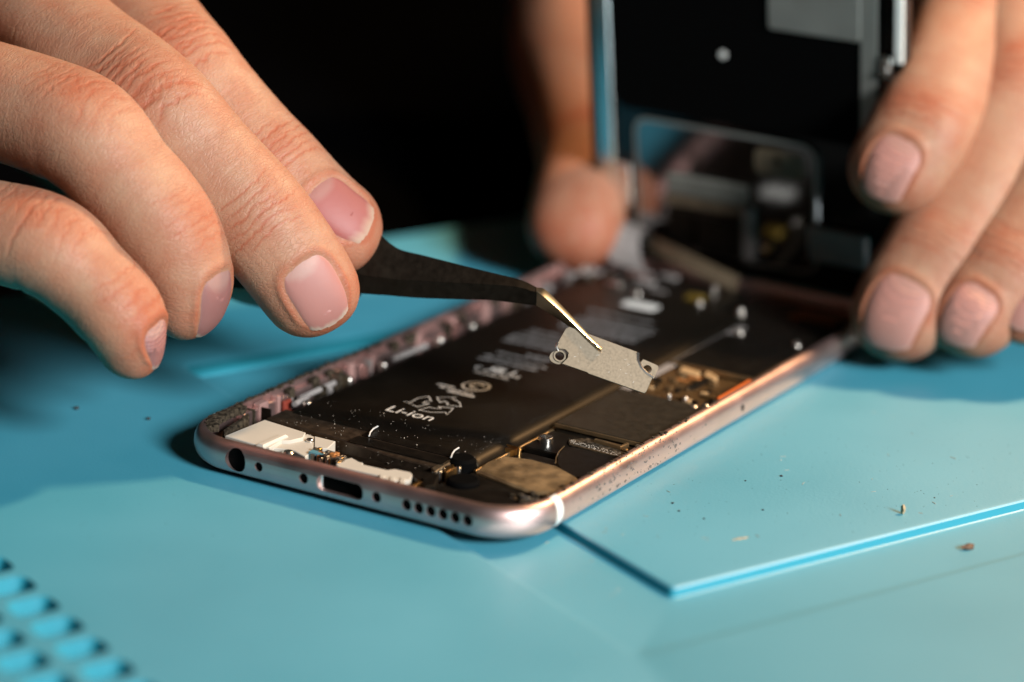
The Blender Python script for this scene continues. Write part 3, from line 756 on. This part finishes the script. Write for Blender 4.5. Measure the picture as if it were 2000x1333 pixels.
def holed(outline_c, hole_c, hr, z0, z1, k=28):
    """plate with a round hole: outline given as polar-sorted points"""
    O = np.array(outline_c); h = np.array(hole_c); V = []; F = []
    ang = np.linspace(0, 2 * math.pi, k, endpoint=False)
    out = []
    for a in ang:
        d = np.array([math.cos(a), math.sin(a)]); best = 9e9
        for i in range(len(O)):
            p, q = O[i] - h, O[(i + 1) % len(O)] - h; e = q - p; den = d[0] * e[1] - d[1] * e[0]
            if abs(den) < 1e-12: continue
            t = (p[0] * e[1] - p[1] * e[0]) / den; s_ = (p[0] * d[1] - p[1] * d[0]) / den
            if t > 0 and -1e-6 <= s_ <= 1 + 1e-6: best = min(best, t)
        out.append(h + d * best)
    for (x, y), a in zip(out, ang):
        hx, hy = h[0] + hr * math.cos(a), h[1] + hr * math.sin(a)
        V += [(x, y, z0), (x, y, z1), (hx, hy, z1), (hx, hy, z0)]
    for i in range(k):
        j = (i + 1) % k
        for q in range(4): F.append((i * 4 + q, j * 4 + q, j * 4 + (q + 1) % 4, i * 4 + (q + 1) % 4))
    return V, F
lt = [px_on_br(*p) for p in [(1074, 694), (1079, 686), (1088, 683), (1100, 682), (1109, 689), (1110, 697), (1102, 706), (1095, 710), (1087, 709), (1076, 703)]]
lh = px_on_br(1094, 694)
part('screw_tab', 'satin', holed(lt, lh, .75, -.75, -.5), ring(*lh, .78, 1.12, -.5, -.35), parent=bracket, xf=bxf, angle=30)
rt = [px_on_br(*p) for p in [(1255, 703), (1258, 700), (1286, 712), (1288, 716), (1279, 737), (1274, 738), (1264, 731), (1256, 718), (1252, 708)]]
part('screw_tab', 'satin', holed(rt, px_on_br(1266, 719), .72, -.75, -.5), parent=bracket, xf=bxf, angle=30)
def bead(pxs, z, r): return tube([(*px_on_br(*p), zz) for p, zz in zip(pxs, z)], r, 8)
part('scratches', 'print', *[ribbon([(x0, y0), (x0 + RNG.uniform(-.35, .35), y0 + RNG.uniform(-.3, .3))], RNG.uniform(.02, .045), .125) for x0, y0 in [(RNG.uniform(-5.5, 6), RNG.uniform(-2, 1.6)) for _ in range(16)]], parent=bracket, xf=bxf)
part('fold', 'steel', bead([(1246, 690), (1246, 704), (1252, 718), (1263, 730), (1276, 738)], [-.02, -.12, -.14, -.14, -.1], .34), bead([(1089, 671), (1087, 678), (1091, 684)], [-.05, -.1, -.3], .24), parent=bracket, xf=bxf)

# ------------------------------------------------------------------ tweezers
def catmull(K, t):
    """K keys at parameters 0..n-1, evaluated at t (chord-length independent, smooth)"""
    K = np.asarray(K, float); n_ = len(K); i = np.clip(np.floor(t).astype(int), 0, n_ - 2); f = (t - i)[:, None]
    p0 = K[np.clip(i - 1, 0, n_ - 1)]; p1 = K[i]; p2 = K[i + 1]; p3 = K[np.clip(i + 2, 0, n_ - 1)]
    return 0.5 * (2 * p1 + (p2 - p0) * f + (2 * p0 - 5 * p1 + 4 * p2 - p3) * f ** 2 + (3 * p1 - p0 - 3 * p2 + p3) * f ** 3)

tw = thing('tweezers', 'black bent tweezers with bare golden points holding the little bracket', 'tweezers', tuple(at(900, 550, 482)))
def tdepth(u): return 477.2 + (1175 - u) * 0.0205
handle = [(-150, 405, 470, 505), (100, 405, 480, 530), (300, 415, 495, 552), (430, 425, 505, 562), (600, 432, 522, 570), (690, 440, 535, 573), (735, 455, 541, 576), (752, 468, 543, 577), (765, 478, 545, 578), (785, 489, 547, 580), (830, 500, 549, 583), (900, 518, 553, 585), (960, 533, 556, 587), (1005, 544, 560, 592), (1030, 552, 566, 595), (1048, 562, 571.5, 597)]
tipst = [((1048, 562), (1047, 571.5), (1047, 597)), ((1062, 564.5), (1058, 583), (1062, 606)), ((1078, 578), (1076, 598), (1080, 617)), ((1098, 598), (1096, 614), (1100, 630)), ((1116, 617), (1113, 631), (1117, 643)), ((1135, 637.5), (1131, 648), (1134, 656)), ((1152, 656), (1148, 664), (1150, 669)), ((1166, 670), (1162, 675), (1164, 680)), ((1177, 680), (1174, 683), (1175, 687))]
def arm_loft(st, off, thick):
    V = []; F = []
    for (T, Mi, B) in st:
        d = tdepth(Mi[0]) + off(Mi[0])
        k = 1.0 if Mi[0] < 1048 else max(.25, (1200 - Mi[0]) / 152)
        V += [at(*T, d + 1.3 * k), at(*Mi, d - .25 * k), at(*B, d + 1.3 * k), at(*B, d + 1.4 * k + thick * k), at(*T, d + 1.7 * k + thick * k)]
    n_ = len(st)
    for i in range(n_ - 1):
        for q in range(5): F.append((i * 5 + q, i * 5 + (q + 1) % 5, (i + 1) * 5 + (q + 1) % 5, (i + 1) * 5 + q))
    F += [(0, 1, 2, 3, 4), tuple((n_ - 1) * 5 + q for q in (4, 3, 2, 1, 0))]
    return V, F
hk = catmull(np.array(handle, float), np.linspace(0, len(handle) - 1, 76))
hst = [((u, t), (u, m_), (u, b_)) for u, t, m_, b_ in hk]
tk = catmull(np.array([[*a_, *b_, *c_] for a_, b_, c_ in tipst], float), np.linspace(0, len(tipst) - 1, 41))
tipst = [((q[0], q[1]), (q[2], q[3]), (q[4], q[5])) for q in tk]
for side in (0, 1):
    off = (lambda u: 0.0) if side == 0 else (lambda u: 1.2 + max(0, (1175 - u)) * .0036)
    V, F = arm_loft(hst, off, .9)
    arm = mk('arm', V, F, M['tweezer'], tw, True, angle=28)
    V, F = arm_loft([(t_, (m_[0] * .7 + t_[0] * .3, m_[1] * .7 + t_[1] * .3), b_) if t_[0] < 1170 else (t_, m_, b_) for t_, m_, b_ in tipst], off, .8)
    mk('tip', V, F, M['tip'], arm, True, angle=50)

# ------------------------------------------------------------------ hands
def vnoise(x, seed=0):
    """smooth 1-D value noise"""
    r = np.random.default_rng(seed).uniform(-1, 1, 512); i = np.floor(x).astype(int); f = x - i; f = f * f * (3 - 2 * f)
    return r[i % 512] * (1 - f) + r[(i + 1) % 512] * f
def vnoise2(x, y, seed=0):
    r = np.random.default_rng(seed).uniform(-1, 1, (128, 128)); i = np.floor(x).astype(int); j = np.floor(y).astype(int); f = x - i; g = y - j
    f = f * f * (3 - 2 * f); g = g * g * (3 - 2 * g)
    a = r[i % 128, j % 128] * (1 - f) + r[(i + 1) % 128, j % 128] * f; b_ = r[i % 128, (j + 1) % 128] * (1 - f) + r[(i + 1) % 128, (j + 1) % 128] * f
    return a * (1 - g) + b_ * g
class Finger:
    """keys run from the palm to the finger tip: (point, half width, dorsal height, palmar height, dorsal direction)"""
    def __init__(s, keys, joints, nail=None, step=0.22, nv=150, seed=1, detail=1.0, flush_shade=0.35):
        P = np.array([k[0] for k in keys]); A = np.array([[k[1], k[2], k[3]] for k in keys]); D = np.array([unit(k[4]) for k in keys])
        tt = np.linspace(0, len(keys) - 1, 1200)
        pc = catmull(P, tt); ac = catmull(A, tt); dc = catmull(D, tt)
        seg = np.r_[0, np.cumsum(np.linalg.norm(np.diff(pc, axis=0), axis=1))]; L = seg[-1]
        s.L = L
        jl = [L - np.interp(j, tt, seg) for j in joints]          # joint distances from the tip
        s.joints = jl
        a_end = ac[-1, 0]; Lc = 1.02 * a_end
        body_s = np.arange(0, L - Lc, step); capn = 46
        tau = np.linspace(0, math.pi / 2, capn)
        cap_s = L - Lc + Lc * np.sin(tau)
        ss = np.r_[body_s, cap_s]
        cap = np.ones_like(ss); q = np.clip((ss - (L - Lc)) / Lc, 0, 1); cap = (1 - q ** 2.35) ** (1 / 2.15); cap[-1] = 0.0
        itp = lambda X: np.stack([np.interp(ss, seg, X[:, i]) for i in range(X.shape[1])], 1)
        s.ss = ss; s.c = itp(pc); s.a = itp(ac); d = itp(dc); s.cap = cap
        t = np.gradient(s.c, axis=0); t /= np.linalg.norm(t, axis=1)[:, None] + 1e-12
        for i in range(3):   # soften the direction so that cross sections never fold
            t[1:-1] = (t[:-2] + 2 * t[1:-1] + t[2:]) / 4
        kk = int(1.2 / step)
        if kk > 1:
            ker = np.ones(2 * kk + 1) / (2 * kk + 1)
            for i in range(3): t[:, i] = np.convolve(np.pad(t[:, i], kk, mode='edge'), ker, mode='valid')
            t /= np.linalg.norm(t, axis=1)[:, None]
        d = d - (d * t).sum(1)[:, None] * t; d /= np.linalg.norm(d, axis=1)[:, None]
        s.t, s.d, s.b = t, d, np.cross(t, d)
        s.keys = keys; s.nail = nail; s.nv = nv; s.seed = seed; s.detail = detail; s.flush0 = flush_shade
    def ell(s, idx, phi, capk=None):
        """point on the undisplaced surface; phi measured from the dorsal direction"""
        cp, sp = np.cos(phi), np.sin(phi)
        a = s.a[idx, 0]; hd = s.a[idx, 1]; hp = s.a[idx, 2]; cap = s.cap[idx] if capk is None else capk
        e = 0.92
        h = np.where(cp >= 0, hd, hp) * np.sign(cp) * np.abs(cp) ** e
        x = a * np.sign(sp) * np.abs(sp) ** e
        return s.c[idx] + (x * cap)[..., None] * s.b[idx] + (h * cap)[..., None] * s.d[idx]
    def mesh(s):
        n_ = len(s.ss); nv = s.nv; idx = np.repeat(np.arange(n_), nv); phi = np.tile(np.linspace(-math.pi, math.pi, nv, endpoint=False), n_)
        P = s.ell(idx, phi); r = np.linalg.norm(P - s.c[idx], axis=1)
        nrm = (P - s.c[idx]) / (r[:, None] + 1e-6)
        tip = (s.L - s.ss)[idx]; lat = phi * s.a[idx, 0]        # mm from the tip, mm around from the dorsal line
        disp_ = np.zeros(n_ * nv); fl = np.full(n_ * nv, s.flush0); dz = s.detail
        dors = np.exp(-(phi / 1.15) ** 4)
        wob = .55 * vnoise2(lat * .2 + 40, tip * .15 + 7, s.seed + 3) + .22 * vnoise2(lat * .6 + 9, tip * .5, s.seed + 4)
        for k, J in enumerate(s.joints):
            big = 1.0 if k > 0 else 0.7
            g = np.exp(-((tip - J) / (6.0 * big)) ** 2)
            disp_ += .75 * big * g * np.exp(-(phi / 1.0) ** 2) * dz
            fl += (.28 * g * np.exp(-(phi / 1.0) ** 2))
            rr = np.random.default_rng(s.seed * 10 + k)
            offs = (-5.6, -4.0, -2.5, -1.1, 0.3, 1.7, 3.1, 4.8, 6.2) if k > 0 else (-2.6, -1.2, 0.2, 1.5, 3.0, 4.4)
            for o in offs:
                bend = (o * .05) * (lat ** 2) * .16
                wdt = rr.uniform(.13, .22); dep = rr.uniform(.09, .22) * (1.25 if abs(o) < 2 else .75) * big; ctr = rr.normal(0, 1.8); ext = rr.uniform(3.5, 7.5)
                line = tip - J - o - bend - wob + .25 * vnoise(lat * 1.3 + 50 * k + o * 7, s.seed + k)
                e_ = np.exp(-(line / wdt) ** 2) * np.exp(-((lat - ctr) / ext) ** 4)
                disp_ -= dep * e_ * dz; fl += .55 * e_ * dz  # crease shade also painted into the skin colour
            # whorl of oblique creases on the big knuckle
            if k > 0:
                for m_ in range(16):
                    c0, s0 = rr.uniform(-4, 4), rr.uniform(-5, 5); an = rr.uniform(-.9, .9); u_ = (lat - c0) * math.cos(an) + (tip - J - s0) * math.sin(an); v_ = -(lat - c0) * math.sin(an) + (tip - J - s0) * math.cos(an) + .35 * vnoise(lat * 1.1 + m_ * 13, s.seed + m_)
                    e_ = np.exp(-(v_ / .16) ** 2) * np.exp(-(u_ / rr.uniform(1.2, 3)) ** 4); disp_ -= .10 * e_ * dz; fl += .34 * e_ * dz
            # palmar flexion fold
            pf = np.exp(-((tip - J + .5) / 1.2) ** 2) * np.exp(-((np.abs(phi) - math.pi) / .9) ** 2); disp_ -= .7 * pf
        # fine transverse lines over the whole back of the finger
        fine = vnoise2(tip * 1.6 + wob * 1.2, lat * .10 + 30, s.seed + 8) + .7 * vnoise2(tip * 3.0 + wob * 2, lat * .2 + 60, s.seed + 9)
        disp_ += .022 * fine * dz
        disp_ += .09 * vnoise2(tip * .12 + 3, lat * .16 + 30, s.seed + 12) * dz
        fl += .10 * vnoise2(tip * .2 + 13, lat * .2 + 70, s.seed + 14)
        # blush towards the tip
        fl += .42 * np.exp(-(tip / 10) ** 2)
        if s.nail:
            base, ln, half = s.nail['edge'] + s.nail['len'], s.nail['len'], s.nail['half']
            pc_ = (tip - (s.nail['edge'] + ln / 2)) / (ln / 2); qc = phi / half
            f = (np.abs(pc_) ** 2.6 + np.abs(qc) ** 2.6) ** (1 / 2.6)
            fold = np.exp(-((f - 1.15) / .13) ** 2) * (pc_ > -.75); disp_ += .26 * fold * np.clip((pc_ + .75) * 2, 0, 1)
            fl += .30 * np.exp(-((f - 1.10) / .12) ** 2)
            # fine lengthwise wrinkles behind the nail
            bh = np.exp(-((tip - base - 4) / 3.2) ** 2) * dors; disp_ += .045 * vnoise2(lat * 1.6 + 20, tip * .25, s.seed + 21) * bh * dz
        if s.nail:
            k_ = np.clip((1.04 - f) / .10, 0, 1); disp_ = disp_ * (1 - k_) - .20 * k_
        capf = np.clip(s.cap[idx] * 1.5, 0, 1)
        V = P + nrm * (disp_ * capf)[:, None]
        I = np.arange((n_ - 1) * nv).reshape(n_ - 1, nv); F = np.stack([I, np.roll(I, -1, 1), np.roll(I, -1, 1) + nv, I + nv], -1).reshape(-1, 4)
        # bend in distances for the skin texture
        uv = np.stack([tip, lat], 1)
        return V, F, np.clip(fl, 0, 1.2), uv
    def nail_mesh(s, tone):
        ln, e0, half = s.nail['len'], s.nail['edge'], s.nail['half']; n1, n2 = 44, 36
        V = []; col = []; C_ = []
        for i in range(n1):
            p = i / (n1 - 1)                                    # 0 at the cuticle, 1 at the free edge
            for j in range(n2):
                q = -1 + 2 * j / (n2 - 1)
                wfac = (1 - max(0, 1 - p / .42) ** 2.4) ** (1 / 2.4) if p < .42 else 1 - .03 * (p - .42)
                wfac = max(wfac, .12)
                ph = q * half * wfac
                tipd = e0 + ln * (1 - p) + .10 * ln * q * q * p + .02 * ln * (1 - p) * q * q
                idx = int(np.searchsorted(s.ss, s.L - tipd)); idx = min(max(idx, 0), len(s.ss) - 1)
                ck = max(s.cap[idx], .50) ** .85
                pt = s.ell(np.array([idx]), np.array([ph]), np.array([ck]))[0]
                nr = unit(pt - s.c[idx]); edge = max(abs(q) ** 6, (1 - p) ** 8)
                lift = s.nail.get('lift', 0) + .04 + .10 * (1 - q * q) - .40 * edge
                V.append(pt + nr * lift)
                pink, pale, lun = np.array(tone[0]), np.array(tone[1]), np.array(tone[2])
                fe = np.clip((p - (tone[3] - .05 * q * q + .012 * math.sin(q * 11 + ln) + .008 * math.sin(q * 23))) / (.07 if tone[3] > .85 else .16), 0, 1); lu = np.clip((.20 - p + .06 * (1 - q * q) - .1 * q * q) / .1, 0, 1) * .6
                side = np.clip((abs(q) - .84) / .16, 0, 1) * .55
                c = pink * (1 - lu) + lun * lu; c = c * (1 - side) + lun * side; c = c * (1 - fe) + pale * fe
                C_.append(c)
        I = np.arange(n1 * n2).reshape(n1, n2)
        F = np.stack([I[:-1, :-1], I[1:, :-1], I[1:, 1:], I[:-1, 1:]], -1).reshape(-1, 4)
        # rim wall going down into the finger so the nail has thickness
        return np.array(V), F, np.array(C_)

def tube_blob(keys, step=0.8, nv=64, seed=3):
    """palm and wrist: a wide tapering loft with rounded ends"""
    f = Finger([(k[0], k[1], k[2], k[3], k[4]) for k in keys], [], None, step, nv, seed, .6, .3)
    return f.mesh()
def build_hand(name, label, fingers, palm, loc, step_tone):
    VV, FF, FL, UV = [], [], [], []; n_ = 0
    for msh in [f.mesh() for f in fingers] + palm:
        V, F, fl, uv = msh; VV.append(V); FF.append(F + n_); FL.append(fl); UV.append(uv); n_ += len(V)
    V = np.concatenate(VV); F = np.concatenate(FF); fl = np.concatenate(FL); uv = np.concatenate(UV)
    o = mk(name, V, F, M['skin'], None, True, loc)
    tag(o, label, 'hand')
    at_ = o.data.attributes.new('flush_shade', 'FLOAT', 'POINT'); at_.data.foreach_set('value', fl.astype(np.float32))
    ul_ = o.data.uv_layers.new(name='skin')
    li = np.zeros(len(o.data.loops), dtype=np.int32); o.data.loops.foreach_get('vertex_index', li)
    ul_.data.foreach_set('uv', uv[li].astype(np.float32).ravel())
    for f, tone in zip(fingers, step_tone):
        if not f.nail: continue
        V, F, c = f.nail_mesh(tone)
        nl = mk('fingernail', V, F, M['nail'], o)
        ca = nl.data.attributes.new('tone', 'FLOAT_COLOR', 'POINT'); ca.data.foreach_set('color', np.c_[c, np.ones(len(c))].astype(np.float32).ravel())
    return o
PINK = ((0.40, 0.165, 0.135), (0.48, 0.34, 0.26), (0.46, 0.28, 0.225), .92)
DEEP = ((0.33, 0.095, 0.08), (0.43, 0.27, 0.19), (0.37, 0.20, 0.165), .82)
SOFT = ((0.46, 0.205, 0.16), (0.47, 0.25, 0.19), (0.46, 0.235, 0.175), .95)
DULL = ((0.27, 0.11, 0.095), (0.38, 0.26, 0.20), (0.37, 0.22, 0.18), .92)

# hand with the tweezers (left in the picture)
idx_n = vdir(.34, .30, .86); mid_n = vdir(.08, .22, .97)
index = Finger([(at(60, -190, 545), 9.8, 9, 9, vdir(.3, .6, .6)), (at(225, -30, 514), 9.4, 8.4, 8.6, vdir(.32, .5, .75)), (at(355, 130, 494), 9.0, 8.2, 8.0, idx_n), (at(455, 235, 490), 8.0, 7.2, 7.6, idx_n),
                (at(541, 330, 488), 8.1, 7.0, 7.4, idx_n), (at(640, 428, 487), 8.0, 6.5, 7.4, idx_n), (at(736, 484, 489), 7.4, 5.6, 7.0, vdir(.36, .40, .84))], [4, 2], dict(edge=3.6, len=10.6, half=.62), seed=5)
middle = Finger([(at(-110, -150, 525), 10.2, 9.4, 9.4, vdir(.2, .6, .7)), (at(110, 60, 494), 9.8, 8.6, 8.8, vdir(.15, .45, .85)), (at(292, 205, 477), 9.6, 8.4, 8.2, mid_n), (at(405, 318, 475), 8.7, 7.6, 8.0, mid_n),
                 (at(505, 430, 475), 8.9, 7.6, 7.8, mid_n), (at(598, 555, 477), 8.3, 6.6, 7.6, vdir(.10, .16, .97)), (at(645, 640, 481), 7.2, 5.6, 6.8, vdir(.10, .05, .98))], [4, 2], dict(edge=3.2, len=10.2, half=.58), seed=9)
rn = vdir(.55, .45, .68)
ringf = Finger([(at(-330, 120, 505), 10.2, 9.2, 9.2, vdir(.2, .7, .6)), (at(-90, 172, 484), 10.0, 9.0, 9.4, vdir(.3, .75, .6)), (at(150, 252, 470), 9.8, 8.6, 9.2, vdir(.42, .55, .68)), (at(250, 352, 468), 9.0, 8.2, 8.8, rn),
                (at(332, 462, 468), 8.7, 8.0, 8.4, vdir(.66, .3, .66)), (at(368, 560, 470), 7.4, 6.6, 6.8, vdir(.86, -.05, .52)), (at(352, 652, 474), 6.2, 4.8, 5.6, vdir(.93, -.1, .36))], [4, 2], dict(edge=2.2, len=9.0, half=.64), seed=14, detail=.5)
pinky = Finger([(at(-360, 400, 486), 8.6, 8, 8, vdir(.1, .8, .6)), (at(-130, 430, 470), 8.4, 7.6, 8.0, vdir(.2, .75, .6)), (at(78, 475, 461), 8.3, 7.4, 7.8, vdir(.4, .6, .7)), (at(174, 547, 460), 7.3, 6.6, 7.0, vdir(.5, .45, .7)),
                (at(238, 621, 460), 7.0, 6.4, 6.6, vdir(.68, .25, .68)), (at(262, 690, 463), 5.6, 4.8, 5.0, vdir(.95, 0, .25)), (at(268, 729, 465), 5.0, 4.0, 4.4, vdir(.97, -.1, .2))], [4, 2], dict(edge=2.0, len=7.0, half=.62), seed=21, detail=.55)
thumb = Finger([(at(-260, -60, 590), 16, 14, 14, vdir(.1, -.5, -.8)), (at(-30, 100, 576), 15, 13, 13, vdir(.1, -.5, -.8)), (at(160, 250, 560), 13, 11, 11.5, vdir(.1, -.5, -.8)), (at(340, 395, 535), 11, 9.5, 9.5, vdir(.05, -.45, -.9)), (at(500, 490, 510), 9.6, 7.6, 8.6, vdir(0, -.3, -.95)),
                (at(655, 520, 499), 8.6, 6.6, 8.0, vdir(0, -.2, -.97)), (at(716, 522, 498), 7.6, 5.8, 7.0, vdir(0, -.2, -.97))], [4], dict(edge=1.5, len=13, half=.7), seed=30, step=.4, nv=90)
palm_l = tube_blob([(at(-900, -500, 640), 26, 20, 20, vdir(.1, .8, .5)), (at(-650, -270, 590), 27, 19, 19, vdir(.1, .8, .5)), (at(-420, -60, 552), 38, 16, 18, vdir(.1, .75, .6)), (at(-180, 60, 520), 42, 13, 15, vdir(.1, .7, .65)), (at(-80, 110, 510), 36, 11, 13, vdir(.1, .7, .65))])
build_hand('hand', 'hand on the left, pinching the black tweezers between finger tips and thumb', [index, middle, ringf, pinky, thumb], [palm_l], tuple(at(0, 300, 490)), [DEEP, PINK, DULL, DULL, PINK])

# hand with the display (right in the picture)
fd = vdir(-.44, -.22, .87)
index2 = Finger([(at(1905, -420, 600), 10.5, 9.5, 9.5, vdir(0, .8, .5)), (at(1895, -170, 574), 9.8, 9, 9, vdir(.1, .7, .7)), (at(1880, 40, 553), 9.8, 8.4, 8.4, vdir(.1, .3, .9)), (at(1850, 140, 541), 9.6, 7.8, 8.0, vdir(.0, .2, .95)),
                 (at(1802, 250, 533), 9.6, 7.4, 7.8, fd), (at(1752, 335, 531), 9.2, 6.8, 7.4, fd), (at(1722, 415, 532), 8.2, 5.4, 6.4, fd)], [4, 2], dict(edge=2.6, len=9.4, half=.50, lift=.22), seed=41, step=.3, nv=110)
middle2 = Finger([(at(2040, -420, 597), 10.5, 9.5, 9.5, vdir(0, .8, .5)), (at(1990, -60, 562), 9.8, 9, 9, vdir(.1, .6, .7)), (at(1985, 175, 543), 9.5, 8.4, 8.4, vdir(.1, .3, .9)), (at(1912, 340, 536), 10.0, 7.8, 8.0, fd),
                  (at(1832, 490, 532), 9.8, 7.4, 7.8, fd), (at(1762, 612, 530), 9.4, 6.6, 7.4, fd), (at(1738, 704, 531), 8.2, 5.4, 6.4, fd)], [4, 2], dict(edge=2.6, len=11.0, half=.60, lift=.22), seed=47, step=.3, nv=110)
ring2 = Finger([(at(2040, -380, 592), 10.2, 9.2, 9.2, vdir(0, .8, .5)), (at(2150, 0, 556), 9.5, 8.8, 8.8, vdir(.1, .6, .7)), (at(2100, 270, 538), 9.2, 8.2, 8.2, vdir(.1, .3, .9)), (at(2030, 410, 532), 8.7, 7.6, 7.8, fd),
                (at(1965, 525, 528), 9.0, 7.0, 7.4, fd), (at(1898, 620, 526), 8.5, 6.2, 6.8, fd), (at(1868, 694, 527), 7.4, 5.0, 5.8, fd)], [4, 2], dict(edge=2.4, len=9, half=.52, lift=.22), seed=53, step=.3, nv=110)
pinky2 = Finger([(at(2220, -300, 592), 9, 8.2, 8.2, vdir(0, .8, .5)), (at(2270, 120, 555), 8.2, 7.6, 7.6, vdir(.1, .6, .7)), (at(2180, 360, 536), 7.8, 7, 7, vdir(.1, .3, .9)), (at(2110, 490, 528), 7.2, 6.4, 6.6, fd),
                 (at(2055, 570, 526), 6.8, 5.8, 6.2, fd), (at(1998, 640, 524), 6.0, 4.9, 5.4, fd), (at(1985, 672, 524), 5.2, 4.2, 4.8, fd)], [4, 2], dict(edge=2, len=8.6, half=.60, lift=.22), seed=59, step=.3, nv=110)
thumb2 = Finger([(at(2080, -560, 640), 17, 15, 15, vdir(-.3, .8, .4)), (at(1620, -520, 680), 19, 17, 17, vdir(-.4, .7, .4)), (at(1230, -240, 694), 19, 17, 17, vdir(-.7, .3, .6)), (at(1125, 40, 682), 15.5, 14, 14, vdir(-.7, .3, .6)), (at(1140, 205, 648), 12.6, 11.5, 11.5, vdir(-.4, .7, .5)), (at(1152, 312, 608), 10.8, 9.8, 9.8, vdir(-.25, .8, .5)),
                 (at(1140, 372, 589), 10.0, 8.8, 9.2, vdir(-.2, .45, .87)), (at(1122, 435, 578), 9.4, 8.0, 9.0, vdir(-.2, .2, .9)), (at(1104, 512, 572), 8.2, 6.4, 7.8, vdir(-.2, .25, .9))], [5], None, seed=66, step=.5, nv=80, flush_shade=.48)
palm_r = tube_blob([(at(2750, -1500, 700), 27, 19, 19, vdir(.1, .3, .9)), (at(2420, -1120, 672), 29, 19, 19, vdir(.1, .3, .9)), (at(2330, -800, 650), 36, 16, 18, vdir(.1, .4, .9)), (at(2130, -440, 618), 38, 14, 15, vdir(.1, .45, .85)), (at(2100, -330, 606), 34, 12, 13, vdir(.1, .5, .8))])
build_hand('hand', 'hand on the right, steadying the upright screen with four fingers resting at its side', [index2, middle2, ring2, pinky2, thumb2], [palm_r], tuple(at(1800, 100, 560)), [SOFT, SOFT, SOFT, SOFT, SOFT])

# ------------------------------------------------------------------ crumbs on the mat
def lump(name, u, v, z, size, m, label, stretch=(1, 1, .7), rot=0.0, group=None):
    x, y, _ = onz(u, v, z)
    bm = bmesh.new(); bmesh.ops.create_icosphere(bm, subdivisions=2, radius=1.0)
    rr = np.random.default_rng(int(u * 7 + v))
    V = np.array([q.co[:] for q in bm.verts]); F = [[q.index for q in f.verts] for f in bm.faces]; bm.free()
    V = V * (1 + rr.uniform(-.28, .2, len(V)))[:, None] * np.array(stretch) * size
    c, s_ = math.cos(rot), math.sin(rot); V = np.c_[V[:, 0] * c - V[:, 1] * s_, V[:, 0] * s_ + V[:, 1] * c, V[:, 2]]
    V += np.array([x, y, z - V[:, 2].min() - .05])
    o = mk(name, V, F, M[m], None, True, (x, y, z), angle=50)
    return tag(o, label, 'crumb', group)
lump('crumb', 1763, 1004, 0, .55, 'crumb', 'pale upright crumb on the raised blue panel near its front edge', (.8, .7, 1.5))
lump('crumb', 1890, 1074, ZA, .62, 'brownnut', 'brown nut-like crumb lying below the bright step of the mat', (1.9, .8, .9), .9)
lump('fibre', 1447, 1053, 0, .36, 'crumb', 'pale blurred fibre lying flat on the panel right of the phone corner', (.6, 4.6, .35), -.55)
for u, v, sz, lb in ((1526, 931, .32, 'darkest speck on the panel, alone in its middle'), (1314, 984, .28, 'upper of two dark specks beside the phone corner'), (1326, 999, .26, 'lower of two dark specks beside the phone corner'), (1490, 997, .26, 'flat dark speck above the pale fibre'), (1375, 1014, .24, 'small brown speck left above the pale fibre'), (1456, 940, .2, 'tiny dark speck left of the darkest one'), (1825, 973, .18, 'tiny dark speck close to the panel edge at right')):
    lump('speck', u, v, 0, sz * .8, 'darkspeck', lb, (1, 1, .6))
for u, v, sz, lb in ((150, 800, .45, 'dark speck in the shadow under the left hand'), (290, 820, .40, 'dark speck in shadow left of the phone corner')):
    lump('speck', u, v, ZO, sz, 'darkspeck', lb, (1, 1, .6))
fd_ = MB()
for i in range(420):
    if i < 330: x, y, z = *mp2(RNG.uniform(-70, -1), RNG.uniform(1, 90)), 0.0
    else: x, y, z = *mp2(RNG.uniform(-80, 30), RNG.uniform(-70, -20)), ZO
    r = RNG.choice([.05, .07, .1], p=[.5, .35, .15])
    fd_.add([(x - r, y, z), (x, y - r, z), (x + r, y, z), (x, y + r, z), (x, y, z + r)], [(0, 1, 4), (1, 2, 4), (2, 3, 4), (3, 0, 4)])
tag(fd_.build('dust', M['darkspeck']), kind='stuff')
li_ = MB()
for i in range(70):
    x, y = mp2(RNG.uniform(-85, -1), RNG.uniform(1, 80)) if i < 45 else mp2(RNG.uniform(-90, 14), RNG.uniform(-16, -2)); z = 0.06 if i < 45 else ZA + .06
    an = RNG.uniform(0, 6.28); L = RNG.uniform(.2, 1.3); cv = RNG.uniform(-.3, .3)
    li_.add(*tube([(x + L * t * math.cos(an + cv * t), y + L * t * math.sin(an + cv * t), z) for t in np.linspace(0, 1, 5)], RNG.uniform(.025, .05), 5))
tag(li_.build('lint', M['dust']), kind='stuff')
